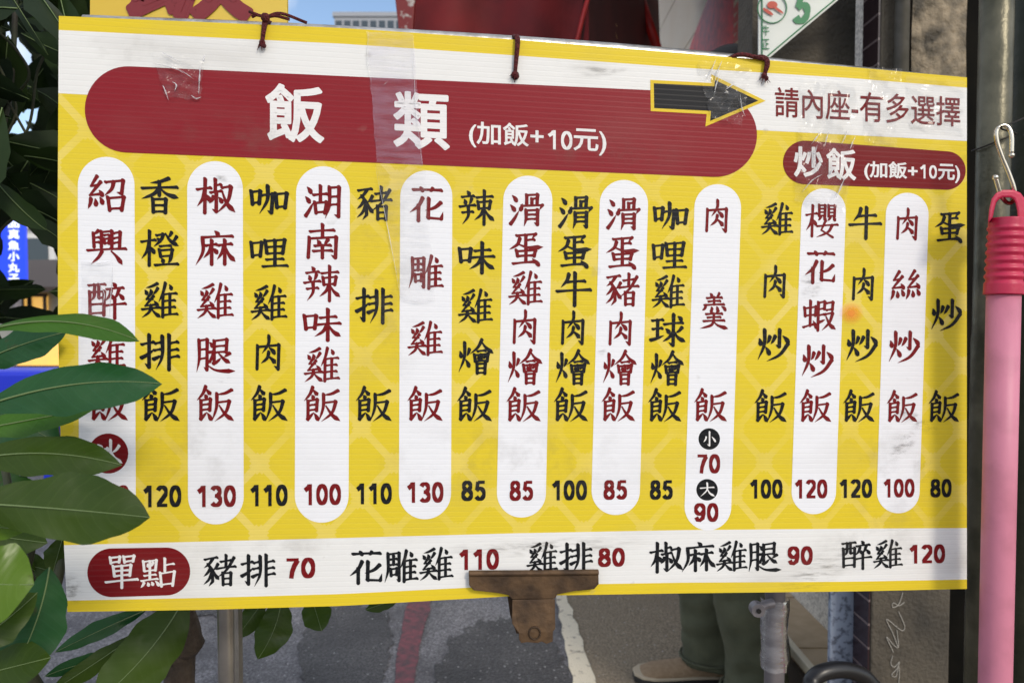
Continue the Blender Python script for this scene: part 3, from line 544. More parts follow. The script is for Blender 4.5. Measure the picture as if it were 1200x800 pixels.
tag(recenter(build('paper_notice', mb, M['cream_paper'])), 'blank yellowish paper pasted beside the red poster', 'notice')
mb = MB(); mb.prism(on_wall([(874,40),(905,20),(905,85),(874,85)], .899), (-.003,0,0))
tag(recenter(build('red_placard', mb, M['red_ink'])), 'plain orange red placard below the yellowish paper', 'placard')
# ---- plain bold figures: outlines as thick monoline strokes in a 62 x 100 square
def arc(cx, cy, rx, ry, a0, a1, n=14): return [(cx+rx*math.cos(R(a0+(a1-a0)*i/n)), cy+ry*math.sin(R(a0+(a1-a0)*i/n))) for i in range(n+1)]
DIG = {
 '0': [arc(31,50,22,41.5,0,360,26)], '1': [[(38,0),(38,100)], [(34,6),(26,18),(9,30)]],
 '2': [arc(31,29,21,20.5,195,375,12)+[(50,42),(36,60),(20,78),(12,91)], [(5,91.5),(59,91.5)]],
 '3': [arc(30,28,19.5,19.5,200,440,14)+[(26,47.5)], [(24,48)]+arc(30,70,22.5,21.5,-90,150,14)],
 '5': [[(20,8.5),(57,8.5)], [(20,6),(14,47)], arc(30,65,22.5,26,-145,150,18)],
 '7': [[(5,9),(59,9)], [(54,12),(40,38),(30,68),(26,100)]],
 '8': [arc(31,27,18.5,18.5,0,360,20), arc(31,70,22.5,22,0,360,22)],
 '9': [arc(31,33,22,25,0,360,22), [(53,33),(53,55),(46,80),(32,91),(18,88),(11,74)]],
}
def digit_polys(ch, w=17.5):
    g = []
    for path in DIG[ch]:
        closed = len(path) > 4 and math.hypot(path[0][0]-path[-1][0], path[0][1]-path[-1][1]) < .01
        n = len(path); L = []; Q = []
        for i, (x, y) in enumerate(path):
            a = path[i-1] if i else (path[-2] if closed else path[0]); b = path[i+1] if i < n-1 else (path[1] if closed else path[-1])
            dx, dy = b[0]-a[0], b[1]-a[1]; l = math.hypot(dx, dy) or 1; dx /= l; dy /= l
            h = (w*abs(dy) + w*.86*abs(dx))/2
            L.append((x+dy*h, y-dx*h)); Q.append((x-dy*h, y+dx*h))
        g.append([[L[i], L[i+1], Q[i+1], Q[i]] for i in range(n-1)])
    return g
_gcache = {}
def gothic_polys(text, grow):
    """sans outline from the built-in font, thickened by running a round pen along its edge; unit box of height ~1 em"""
    key = (text, grow)
    if key in _gcache: return _gcache[key]
    c = bpy.data.curves.new('lettering', 'FONT'); c.body = text; c.resolution_u = 3
    o = bpy.data.objects.new('lettering', c); COL.objects.link(o)
    me = bpy.data.meshes.new_from_object(o.evaluated_get(bpy.context.evaluated_depsgraph_get()))
    V = [(v.co.x*100, -v.co.y*100) for v in me.vertices]
    polys = [[[V[i] for i in p.vertices] for p in me.polygons]]
    if grow:
        use = {}
        for p in me.polygons:
            for k in p.edge_keys: use[k] = use.get(k, 0)+1
        pen = []
        for (a, b), n in use.items():
            if n > 1: continue
            (x0,y0),(x1,y1) = V[a], V[b]; dx, dy = x1-x0, y1-y0; l = math.hypot(dx, dy)
            if l < .01: continue
            t = math.atan2(dy, dx)
            pen.append([[(x1+grow*math.cos(t-math.pi/2+math.pi*k/5), y1+grow*math.sin(t-math.pi/2+math.pi*k/5)) for k in range(6)] +
                        [(x0+grow*math.cos(t+math.pi/2+math.pi*k/5), y0+grow*math.sin(t+math.pi/2+math.pi*k/5)) for k in range(6)]])
        polys += pen
    bpy.data.objects.remove(o); bpy.data.curves.remove(c); bpy.data.meshes.remove(me)
    xs = [p[0] for s in polys for q in s for p in q]; ys = [p[1] for s in polys for q in s for p in q]
    _gcache[key] = (polys, (min(xs), min(ys), max(xs), max(ys))); return _gcache[key]
# ================================================================ THE MENU BOARD
CORN = [Vector((-.42062,.69689,1.05+.27765)), Vector((.49217,.81005,1.05+.25721)), Vector((.49617,.79718,1.05-.29796)), Vector((-.41661,.68402,1.05-.27753))]
U_ = ((CORN[1]-CORN[0])+(CORN[2]-CORN[3])).normalized(); V0 = CORN[0]-CORN[3]
N_ = V0.cross(U_).normalized()                        # towards +Y (away from the camera) or not
if N_.y < 0: N_ = -N_
V_ = U_.cross(N_); V_ = V_ if V_.z > 0 else -V_
BO = (CORN[2]+CORN[3])/2
board = thing('menu_board', 'large yellow and white corrugated plastic menu board listing rice dishes and prices', 'menu board', BO)
board.rotation_euler = Matrix((U_, N_, V_)).transposed().to_euler()
bpy.context.view_layer.update()
def Bp(px, py, off=0):
    d = ray(px, py); p = CAM + d*((BO-CAM).dot(N_)/d.dot(N_)); q = p-BO
    return Vector((q.dot(U_), -off, q.dot(V_)))
def BW(px, py, off=0): q = Bp(px, py, off); return BO + U_*q.x + N_*q.y + V_*q.z
TOP = [(69,19),(235,26),(400,33),(600,46.5),(800,62.5),(1000,79),(1133,91)]
TW = [(69,35.5),(400,51.5),(600,65),(800,79.5),(1000,92),(1133,103)]
WB = [(69,109.5),(885,152.5),(1133,165.5)]
SB = [(69,638.5),(400,630),(600,624.5),(800,620.7),(1000,619),(1133,618.3)]
SE = [(69,703.5),(240,700),(400,695.5),(600,685.5),(800,682.2),(1000,681),(1133,678.5)]
BOT = [(79,716.5),(240,714),(400,709.5),(600,698),(800,694.7),(1000,692.5),(1133,689.5)]
LE = [(19,69),(250,67.5),(380,68),(480,70),(620,74),(717,79)]
MP = {}
MP['yellow'] = print_mat('yellow_print', (.70,.545,.035), .16, lattice=True)
MP['border'] = print_mat('border_yellow_print', (.72,.545,.03), .15)
MP['white'] = print_mat('white_print', (.76,.76,.75), .34)
MP['pill'] = print_mat('pill_white_print', (.79,.80,.84), .16)
MP['red'] = print_mat('brick_red_print', (.235,.014,.022), .08)
MP['dred'] = print_mat('dark_red_print', (.170,.006,.009), .05)
MP['ink'] = print_mat('black_print', (.008,.009,.012), .05)
MP['gold'] = print_mat('gold_print', (.70,.50,.03), .05)
MP['letter'] = print_mat('white_lettering', (.78,.77,.77), .08)
MP['edge'] = mat('board_edge', (.55,.55,.52), .5)
MP['orange'] = mat('orange_lamp_glow', (.85,.22,.05), .5)  # unused orange for the lamp glow painted on the board
def xs_between(a, b, n=60): return [a+(b-a)*i/n for i in range(n+1)]
def left_x(y): return interp(LE, y)
def band(t, b, off, m, name, x1=1133, n=60):
    mb = MB(); rows = []
    for k in range(5):
        row = []
        for i in range(n+1):
            s = i/n; yt = interp(t, 69); yb = interp(b, 69)
            x = left_x(yt+(yb-yt)*k/4)*(1-s) + x1*s
            row.append(Bp(x, interp(t, x)+(interp(b, x)-interp(t, x))*k/4, off))
        rows.append(row)
    mb.grid(rows[::-1]); return build(name, mb, m, board, local=True)
# the sheet itself, 5 mm thick
mb = MB(); rows = []; n = 60
for k in range(25):
    row = []
    for i in range(n+1):
        s = i/n; f = k/24; yy = 19+(717-19)*f; x = left_x(yy)*(1-s)+1133*s
        xx = x
        row.append(Bp(xx, interp(TOP, xx)*(1-f)+interp(BOT, xx)*f, 0))
    rows.append(row)
mb.grid(rows[::-1])
build('panel', mb, MP['yellow'], board, local=True)
mb = MB(); back = Vector((0,.005,0)); eps = Vector((0,.0003,0))
loop = rows[0] + [r[-1] for r in rows[1:]] + rows[-1][-2::-1] + [r[0] for r in rows[-2:0:-1]]
m_n = len(loop)
mb.add([p+eps for p in loop]+[p+back for p in loop], [(i,(i+1)%m_n,m_n+(i+1)%m_n,m_n+i) for i in range(m_n)])
mb.grid([[p+back for p in r] for r in rows])
build('panel_back', mb, MP['edge'], board, local=True)
band(TOP, TW, .0001, MP['border'], 'border_strip')
band(SE, BOT, .0001, MP['border'], 'border_strip')
band(TW, WB, .0001, MP['white'], 'white_band')
band(SB, SE, .0001, MP['white'], 'white_band')

def slope(y): return .066 + (-.027-.066)*(y-57)/(704-57)
zc = [0]
def put(mb, groups, tf, off):
    for g in groups:
        for p in g:
            zc[0] = (zc[0]+1) % 40
            pts = [Bp(*tf(*q), off+zc[0]*.000005) for q in p]
            mb.add(pts, [tuple(range(len(pts)))])
def pill(name, ax, ay, bx, by, r, off, m, vertical):
    """capsule in photo pixels between the two cap centres"""
    mb = MB(); pts = []
    dx, dy = bx-ax, by-ay; l = math.hypot(dx, dy); t = math.atan2(dy, dx)
    rr = r if isinstance(r, tuple) else (r, r)
    for k in range(25): a = t-math.pi/2+math.pi*k/24; pts.append((bx+rr[1]*math.cos(a), by+rr[1]*math.sin(a)))
    for k in range(25): a = t+math.pi/2+math.pi*k/24; pts.append((ax+rr[0]*math.cos(a), ay+rr[0]*math.sin(a)))
    q = [Bp(x, y, off) for x, y in pts]
    mb.add(q, [tuple(range(len(q)))]); return build(name, mb, m, board, local=True)
def polyshape(name, pts, off, m):
    mb = MB(); mb.add([Bp(x, y, off) for x, y in pts], [tuple(range(len(pts)))]); return build(name, mb, m, board, local=True)
# white pills behind every other dish
for (tx, ty, bx, by, w_) in [(124.5,184,126,615,33.2),(252,189,253,614,32.6),(378.5,195,377,612,31.5),(499.5,200,498,608,30.5),(618.5,206,611,606,28.7),
                             (731,211,721.5,603,28.3),(841,216,829.5,621,27.3),(965,221,953.5,602,26),(1063,226,1052.5,601,25)]:
    pill('dish_strip', tx, ty+w_, bx, by-w_, w_, .0002, MP['pill'], True)
# red banners
pill('banner', 150, 128.5, 838, 158.5, (50.5, 49), .0003, MP['red'], False)
pill('banner', 943, 190.5, 1109, 200, (25.5, 22.5), .0003, MP['dred'], False)
pill('banner', 131, 670.5, 195, 669, (28.5, 28), .0003, MP['dred'], False)
# arrow
polyshape('arrow_outline', [(762,94),(833,97.5),(833.5,87.5),(897,118.5),(826.5,148.5),(828,134),(762.5,130.5)], .0004, MP['gold'])
polyshape('arrow', [(766,98),(837,101.5),(837.5,94),(888.5,118.3),(832,142),(833,130.3),(766.5,127)], .0005, MP['ink'])
# round badges
def badge(name, x, y, r, m): return polyshape(name, [(x+r*math.cos(k*.2094), y+r*math.sin(k*.2094)) for k in range(30)], .0003, m)
badge('badge', 127, 531, 23.5, MP['dred']); badge('badge', 831, 514, 12.6, MP['ink']); badge('badge', 828.5, 573.5, 12.6, MP['ink'])

def kai(mb, ch, x, y, w_, h_, off=.0004, lean=0, bold=1.0, sl=None):
    s = slope(y) if sl is None else sl
    put(mb, brush_polys(ch, bold), lambda a, b: (x+(a-50)/100*w_+lean*(b-50)/100*h_, y+(b-50)/100*h_+s*(a-50)/100*w_), off)
def figures(mb, text, x, y, w_, h_, off=.0004, sl=None, wt=18.0):
    s = slope(y) if sl is None else sl; n = len(text); cw = w_/n
    for i, ch in enumerate(text):
        x0 = x - w_/2 + i*cw
        put(mb, digit_polys(ch, wt), lambda a, b: (x0+(a+4)/70*cw, y+(b-50)/100*h_ + s*(x0+(a+4)/70*cw-x)), off)
def gothic(mb, text, x0, y0, x1, y1, grow, off=.0004, sl=None):
    """fit the lettering into the photo box (before slope)"""
    polys, (a0,b0,a1,b1) = gothic_polys(text, grow); cx = (x0+x1)/2; s = slope((y0+y1)/2) if sl is None else sl
    put(mb, polys, lambda a, b: (x0+(a-a0)/(a1-a0)*(x1-x0), y0+(b-b0)/(b1-b0)*(y1-y0)+s*(x0+(a-a0)/(a1-a0)*(x1-x0)-cx)), off)
DISH = [
 ('紹興醉雞飯', 'r', [(125,228),(125,289),(124.5,351),(125,412),(127,472)], None),
 ('香橙雞排飯', 'k', [(187,229),(187,291),(187,352),(187,412),(188,473)], ('120',190,581,47)),
 ('椒麻雞腿飯', 'r', [(252,230),(252,291),(252,353),(252,415),(252,473)], ('130',253.5,581,48)),
 ('咖哩雞肉飯', 'k', [(315,233),(315,295),(315,355),(314.5,414),(315,473)], ('110',315,580,46)),
 ('湖南辣味雞飯', 'r', [(378,236),(378,283.5),(377,332),(377,379.5),(377,427.5),(377,473.5)], ('100',377.5,579,46)),
 ('豬排飯', 'k', [(438,239),(438,358),(437.5,473.5)], ('110',438,578,44)),
 ('花雕雞飯', 'r', [(500,240),(499,319.5),(498,397),(497.5,473.5)], ('130',498,576.5,45)),
 ('辣味雞燴飯', 'k', [(558.5,243),(558,301),(557,359),(557,418),(555.5,474)], ('85',555,574.5,30)),
 ('滑蛋雞肉燴飯', 'r', [(617,246),(616,291.5),(615.5,338),(615,384),(614.5,430),(613,474.5)], ('85',611,574.5,29)),
 ('滑蛋牛肉燴飯', 'k', [(674.5,249),(673,294),(672.5,338.5),(671.5,385),(670.5,430.5),(668.5,474.5)], ('100',667,574,43)),
 ('滑蛋豬肉燴飯', 'r', [(730.5,251),(729,295.5),(728.5,340),(727,386),(725.5,431),(724,474.5)], ('85',721,573.5,29)),
 ('咖哩雞球燴飯', 'k', [(785.5,252),(784,297.5),(783,342),(782,387),(781,431.5),(778.5,475)], ('85',775,573.5,28)),
 ('肉羹飯', 'r', [(840,254),(836.5,364),(832,475)], None),
 ('雞肉炒飯', 'k', [(910.5,257),(908,331),(906,404.5),(902.5,476)], ('100',897.5,572.5,40)),
 ('櫻花蝦炒飯', 'r', [(962.5,259),(961,313.5),(959,368.5),(957.5,423.5),(955,476)], ('120',950,572.5,40)),
 ('牛肉炒飯', 'k', [(1014,261),(1011.5,334),(1009.5,405.5),(1006,476)], ('120',1002.5,572,40)),
 ('肉絲炒飯', 'r', [(1063,263.5),(1061.5,336),(1059,407),(1056.5,476.5)], ('100',1053,571.5,38)),
 ('蛋炒飯', 'k', [(1112.5,265.5),(1108.5,369.5),(1105.5,476.5)], ('80',1102.5,571.5,26)),
]
for name, c, pos, price in DISH:
    mb = MB()
    for ch, (x, y) in zip(name, pos):
        f = (x-125)/985; w_ = 42.5-8.3*f; h_ = 40.0-5.2*f
        if ch in '咖哩味': h_ *= .90; y += 1
        if ch == '肉': w_ *= .80
        if ch == '羹': w_ *= .9; h_ *= 1.08
        kai(mb, ch, x, y, w_, h_, lean=-.03*f, bold=1.04)
    build('dish_name', mb, MP['dred'] if c == 'r' else MP['ink'], board, local=True)
    if price:
        mb = MB(); figures(mb, price[0], price[1], price[2], price[3], 25.5-4.0*(price[1]-190)/910)
        build('price', mb, MP['dred'] if c == 'r' else MP['ink'], board, local=True)
for a_ in [('150', 129, 581, 47, 25.5), ('70', 830, 543, 29, 22.5), ('90', 827.5, 600, 30, 22)]:
    mb = MB(); figures(mb, *a_); build('price', mb, MP['dred'], board, local=True)
for a_ in [('冰', 127, 531, 29, 30), ('小', 831, 514, 16, 17), ('大', 828.5, 573.5, 17, 16)]:
    mb = MB(); kai(mb, *a_); build('badge_lettering', mb, MP['letter'], board, local=True)
# headings
for a_ in [[('飯', 311, 99, 380, 167, 2.5, .0004, .05), ('類', 461, 108, 527, 175, 2.3, .0004, .05)], [('(加飯+', 549.5, 144, 637, 175, 1.6, .0004, .053), ('元)', 672, 151.5, 710.5, 182, 1.6, .0004, .053), ('#10', 656, 164.5, 32, 22.5)],
           [('炒', 930, 172, 964, 208, 2.6, .0004, .05), ('飯', 968, 174, 1003, 211, 2.4, .0004, .05)], [('(加飯+', 1012.5, 189.5, 1075, 212, 2.4, .0004, .035), ('元)', 1099, 192.5, 1124.7, 214.5, 2.4, .0004, .035), ('#10', 1087.5, 201.5, 22, 16)]]:
    mb = MB()
    for q in a_:
        if q[0][0] == '#': figures(mb, q[0][1:], *q[1:], wt=14)
        else: gothic(mb, *q)
    build('heading', mb, MP['letter'], board, local=True)
mb = MB(); gothic(mb, '請內座-有多選擇', 908, 108, 1125, 143, .9, sl=.055); build('notice_lettering', mb, MP['dred'], board, local=True)
mb = MB(); kai(mb, '單', 143, 669, 36, 36, bold=.9); kai(mb, '點', 185, 670.5, 38, 33, bold=.9); build('heading', mb, MP['letter'], board, local=True)
# bottom row
for chs, ps, s in [('豬排', [(257,668.5),(302,667.5)], 37), ('花雕雞', [(429,664.5),(470,663.5),(511,660.5)], 38), ('雞排', [(635,653),(674.5,653)], 35),
                ('椒麻雞腿', [(780,652.5),(818,652),(857,651.5),(895.5,651)], 35), ('醉雞', [(1003,649),(1040,649)], 33)]:
    mb = MB()
    for ch, (x, y) in zip(chs, ps): kai(mb, ch, x, y, s, s*.95, bold=1.06)
    build('dish_name', mb, MP['ink'], board, local=True)
for t_, x, y, w_ in [('70',352,665,37),('110',561,655,49),('80',716.5,652.5,33),('90',937.5,650.5,31),('120',1086,648.5,44)]:
    mb = MB(); figures(mb, t_, x, y, w_, 24 if x < 600 else 22); build('price', mb, MP['dred'], board, local=True)
# small orange lamp reflection, painted on further down as a tinted disc

# clear tape and film stuck on the print
TP = tape_mat('clear_tape', .105, (.74,.72,.95), .20); FILM = tape_mat('clear_film', .03, (.9,.9,.92), .30, .12, 14)  # lilac diffuse haze of the tape is a painted sky reflection
def tape(corners, amp, m, seed, name='tape', nx=14, ny=20):
    rnd = random.Random(seed); ph = [rnd.uniform(0,6.28) for _ in range(8)]; mb = MB(); rows = []
    (ax,ay),(bx,by),(cx_,cy),(dx,dy) = corners
    for j in range(ny+1):
        v = j/ny; row = []
        for i in range(nx+1):
            u = i/nx; e = rnd.uniform(-.8,.8)
            x = (ax*(1-u)+bx*u)*(1-v)+(dx*(1-u)+cx_*u)*v + (e if i in (0,nx) else 0); y = (ay*(1-u)+by*u)*(1-v)+(dy*(1-u)+cy*u)*v + (e if j in (0,ny) else 0)
            h = abs(math.sin(u*7*rnd.uniform(.98,1.02)+v*4+ph[0]))**6*math.sin(math.pi*u) + .7*abs(math.sin(u*3-v*9+ph[1]))**10 + .5*abs(math.sin(u*11+v*13+ph[2]))**12
            row.append(Bp(x, y, .0016+amp*h))
        rows.append(row)
    mb.grid(rows[::-1]); return build(name, mb, m, board, smooth=True, local=True)
tape([(430,38),(484,41),(496,196),(441,190)], .0006, TP, 1)
tape([(440,192),(498,198),(510,353),(470,352)], .0006, tape_mat('worn_tape', .05, (.85,.85,.9), .22), 2)
tape([(178,64),(241,68),(236,118),(196,116)], .004, FILM, 3)
tape([(96,307),(134,306),(131,372),(97,368)], .002, tape_mat('matt_tape', .06, (.8,.82,.88), .14), 4)
tape([(815,72),(880,78),(868,150),(832,138)], .005, FILM, 5)
tape([(938,92),(1006,98),(990,250),(930,236)], .005, FILM, 6, nx=18, ny=30)
tape([(1018,80),(1056,82),(1048,172),(1010,168)], .003, FILM, 7)
tape([(1060,90),(1130,96),(1128,160),(1066,150)], .002, FILM, 8)

def smudge(px, py, rx, ry, rot, m):
    mb = MB(); ring = 5; n = 24; k0 = len(mb.v); vs = [Bp(px, py, .0013)]; uv = [0.0]
    for r in range(1, ring+1):
        for k in range(n):
            a = 2*math.pi*k/n; x = rx*r/ring*math.cos(a); y = ry*r/ring*math.sin(a); c, s_ = math.cos(R(rot)), math.sin(R(rot))
            vs.append(Bp(px+x*c-y*s_, py+x*s_+y*c, .0013)); uv.append(r/ring)
    fs = [(0, 1+(k+1)%n, 1+k) for k in range(n)] + [(1+(r-1)*n+k, 1+(r-1)*n+(k+1)%n, 1+r*n+(k+1)%n, 1+r*n+k) for r in range(1, ring) for k in range(n)]
    mb.add(vs, fs); mb.uv = {i: (u, 0) for i, u in enumerate(uv)}
    return build('dirt_smudge', mb, m, board, local=True)
SM1 = smudge_mat('dark_scuff', (.10,.085,.065), .75, 60, (1,1,3)); SM2 = smudge_mat('dull_grime', (.26,.23,.19), .20, 22); SM3 = smudge_mat('fine_scratches', (.16,.14,.12), .6, 90, (.4,1,3))
for a_ in [(705,84,45,9,4,SM3), (1072,492,34,9,28,SM1), (1058,520,26,12,-50,SM1), (1080,545,30,20,0,SM2), (950,335,14,24,10,SM1), (1045,345,24,16,0,SM2), (705,408,6,9,0,SM1), (640,640,130,12,-2,SM3), (330,640,150,14,-2,SM2),
           (1010,640,80,26,0,SM2), (960,668,60,20,-30,SM3), (150,60,70,26,0,SM2), (258,210,10,6,0,SM1), (262,444,10,5,0,SM1), (85,690,16,22,0,SM1), (1090,140,50,20,3,SM2), (300,160,150,30,3,SM2), (700,180,140,24,3,SM2), (230,540,80,90,0,SM2), (600,540,200,60,0,SM2), (1040,560,60,120,0,SM2), (450,330,60,160,0,SM2)]: smudge(*a_)
om = smudge_mat('painted_lamp_glow', (.95,.26,.07), .8, 2); [n for n in om.node_tree.nodes if n.type == 'MAP_RANGE'][0].inputs[3].default_value = .6
smudge(997, 367, 15, 14, 0, om).name = 'painted_lamp_reflection'  # a lamp's glow reflected in the board, painted as orange colour
CR = tape_mat('crease', .45, (.85,.86,.9), .5)
def creases(lists, w_=1.0):
    mb = MB()
    for pts in lists:
        c = curve([Bp(x, y, .0032) for x, y in pts], 5); n = len(c)-1
        mb.tube(c, [w_*.0009*max(.12, math.sin(math.pi*i/n))*(.7+.5*math.sin(i*2.3)**2) for i in range(n+1)], 6)
    return build('tape_crease', mb, CR, board, smooth=True, local=True)
creases([[(190,62),(199,67),(212,74)], [(181,76),(200,80),(216,86),(228,94)], [(192,101),(195,108),(199,119)], [(236,76),(235,92),(234,112)], [(225,113),(231,117),(237,115)], [(203,97),(208,101),(206,108)], [(241,66),(239,74)]], .8)
creases([[(838,70),(833,82),(827,94)], [(845,72),(840,84),(836,98)], [(843,88),(838,100),(836,112)], [(848,107),(855,102),(860,98)], [(847,110),(853,109)], [(866,112),(868,128),(872,138)]], .75)
creases([[(962,153),(955,162),(949,170)], [(970,154),(967,162),(965,172)], [(991,153),(988,162),(984,170)], [(1001,160),(997,168),(994,176)], [(956,170),(953,186),(957,202)], [(990,205),(984,218),(978,232)], [(985,218),(980,228)], [(962,205),(950,212),(938,226)], [(946,178),(955,183),(962,196)], [(975,198),(970,206)]], .8)
creases([[(432,40),(431,70),(436,100)], [(484,44),(487,120),(495,196)], [(511,352),(490,354),(472,351)], [(440,196),(455,270),(470,350)], [(455,96),(449,102)]], .35)
creases([[(134,307),(133,330),(131,352),(130,371)], [(118,333),(124,345),(121,360)], [(97,307),(118,309),(134,306)]], .45)
# ---------------------------------------------------------------- the stand the board leans on
M['steel'] = mat('brushed_steel', (.52,.48,.42), .32, (.36,.33,.29), 30, metal=.9)
M['rail'] = mat('bright_rail', (.62,.60,.56), .32, (.4,.38,.35), 60, metal=.9, bump=.12, bscale=90)
M['greyrod'] = mat('grey_coated_tube', (.17,.16,.18), .4, (.24,.22,.23), 20, metal=.3)
stand = thing('sign_stand', 'metal tube stand whose two legs carry the menu board', 'stand', (0,.83,0))
lp = W(265,715,.78); rp_ = W(908,700,.865)
t1 = BW(335,29,-.015); t2 = BW(805,60,-.015)
mb = MB(); mb.tube(curve([BW(90,19,-.016), t1, BW(600,44,-.015), t2, BW(1100,89,-.016)], 8), .0075, 12); part('top_rail', mb, M['rail'], stand, smooth=True)
def upto(x, y, px_top, py_top): return BW(px_top, py_top, -.03)
mb = MB(); mb.tube([(lp.x-.002,lp.y,.02),(lp.x,lp.y+.0,1.0),BW(275,36,-.03)], .0085, 16); part('leg', mb, M['steel'], stand, smooth=True)
mb = MB(); mb.tube([(rp_.x+.001,rp_.y,.02),(rp_.x,rp_.y,1.0),BW(905,76,-.03)], .0115, 16); part('leg', mb, M['greyrod'], stand, smooth=True)
for p in (lp, rp_):
    mb = MB(); mb.tube([(p.x,p.y,.002),(p.x,p.y,.045)], .016, 14); part('rubber_foot', mb, M['rubber'], stand)
mb = MB(); c = W(887,713,.845)
mb.tube([c+Vector((0,-.006,0)), c+Vector((0,.006,0))], .0082, 18); mb.tube([c, W(897,708,.85), W(906,706,.852)], [.006,.005,.006], 10); part('clamp', mb, M['greyrod'], stand, smooth=False, bevel=.0008)
mb = MB(); mb.tube([c+Vector((0,-.0075,0)), c+Vector((0,-.0062,0))], .0028, 12); part('clamp_screw', mb, M['rubber'], stand)
mb = MB(); 
rows = []
rnd = random.Random(3)
for i in range(14):
    zz = rp_.z - .012*i; rows.append([Vector((rp_.x+(.0135+rnd.uniform(0,.004))*math.cos(2*math.pi*k/14), rp_.y+(.0135+rnd.uniform(0,.004))*math.sin(2*math.pi*k/14), zz)) for k in range(15)])
    if i == 7: break
mb.grid(rows); part('plastic_wrap', mb, tape_mat('wrap_film', .12, (.8,.8,.85), .8, .1, 120), stand, smooth=True)

# ---------------------------------------------------------------- red string ties
M['string'] = mat('dark_red_string', (.13,.010,.014), .85, (.07,.006,.008), 300, bump=.8, bscale=400)
def tie(px, py_edge, py_hole, label, kind, gnm='red string ties'):
    mb = MB(); top = BW(px, py_edge, .0)
    hole = BW(px-2, py_hole, .003)
    r = .0019
    mb.tube(curve([BW(px-3, py_edge+6, -.024), BW(px-2, py_edge-9, -.016), BW(px-1, py_edge-5, -.002), BW(px, py_edge+4, .004), hole], 6), r, 8)
    mb.tube(curve([BW(px+4, py_edge+6, -.024), BW(px+4, py_edge-10, -.017), BW(px+2, py_edge-4, -.002), BW(px+1.5, py_edge+6, .0055), hole], 6), r, 8)
    mb.ball(hole, .0032, 10); mb.ball(hole+Vector((.002,-.001,-.003)), .0024, 8)
    rr = random.Random(px)
    for k in range(7):
        e = hole + Vector((rr.uniform(-.006,.006), -.002, rr.uniform(-.010,-.002))); mb.tube([hole, (hole+e)/2+Vector((rr.uniform(-.001,.001),-.001,0)), e], [.0007,.0005,.0002], 5)
    if kind == 1:
        mb.ball(BW(px+2, py_edge-7, .004), .0045, 10)
        for k, (a, b) in enumerate([((-12,-12),(-17,-15)), ((14,-9),(30,-6)), ((20,-12),(50,-2)), ((-8,-10),(-14,-9))]):
            mb.tube(curve([BW(px+2, py_edge-7, .004), BW(px+a[0], py_edge+a[1], .004), BW(px+b[0], py_edge+b[1], .002)], 5), .0015, 7)
    if kind == 2:
        mb.tube(curve([BW(px-46, py_edge-2, -.006), BW(px-30, py_edge-6, .002), BW(px-14, py_edge-3, .003), BW(px, py_edge, .003)], 6), .0022, 7)
    o = recenter(build('string_tie', mb, M['string'], smooth=True)); return tag(o, label, 'string', gnm)
tie(310, 30, 52, 'frayed red string knotted over the top edge near the yellow placard', 1)
tie(605, 47, 88, 'single red string loop hanging at the middle of the top edge', 0)
tie(896, 71, 90, 'dark red string tied at the top edge above the arrow tip', 2)
mb = MB(); c_ = BW(603.5, 89, .0012); mb.add([c_+U_*(.0042*math.cos(k*.6))+V_*(.0048*math.sin(k*.6)) for k in range(10)], [tuple(range(10))])
o = build('punched_hole', mb, M['rubber'], board)

# ---------------------------------------------------------------- rusty bulldog clip
M['rust'] = mat('rusty_steel', (.042,.024,.013), .6, (.115,.066,.032), 45, metal=.4, bump=.12, bscale=160, lo=.38, hi=.64)
clip = thing('bulldog_clip', 'rusty brown bulldog clip gripping the bottom edge of the board', 'clip', BW(624,690,.0))
def cp(x, y, off): return BW(400+x/2.9625, 530+y/2.9625, off)
mb = MB(); mb.tube([cp(441,412,.0065), cp(552,411,.0068), cp(664,410,.007), cp(776,409,.0068), cp(887,408,.0065)], .0030, 12)
mb.prism([cp(*q,.006) for q in [(441,416),(887,412),(888,448),(872,466),(800,473),(745,484),(737,498),(590,500),(577,486),(540,479),(458,470),(442,452)][::-1]], -N_*.0012)
part('jaw', mb, M['rust'], clip, bevel=.0005)
mb = MB(); o1 = [(590,501),(737,499),(736,596),(728,606),(727,640),(706,648),(690,640),(676,645),(640,642),(619,645),(612,634),(611,611),(588,578)]
mb.prism([cp(x,y,.0065 if y < 510 else .010) for x, y in o1][::-1], -N_*.0012); part('handle', mb, M['rust'], clip, bevel=.0004)
mb = MB(); mb.tube([cp(665+19*math.cos(k*2*math.pi/20), 610+21*math.sin(k*2*math.pi/20), .0120) for k in range(21)], .0009, 6); part('hole_rim', mb, mat('dark_rust', (.05,.028,.014), .7, metal=.3), clip, smooth=True)
mb = MB(); mb.prism([cp(*q,-.009) for q in [(445,416),(885,412),(885,450),(745,484),(735,600),(720,640),(612,640),(590,575),(577,486),(445,456)]], N_*.0012); part('back_jaw', mb, M['rust'], clip)
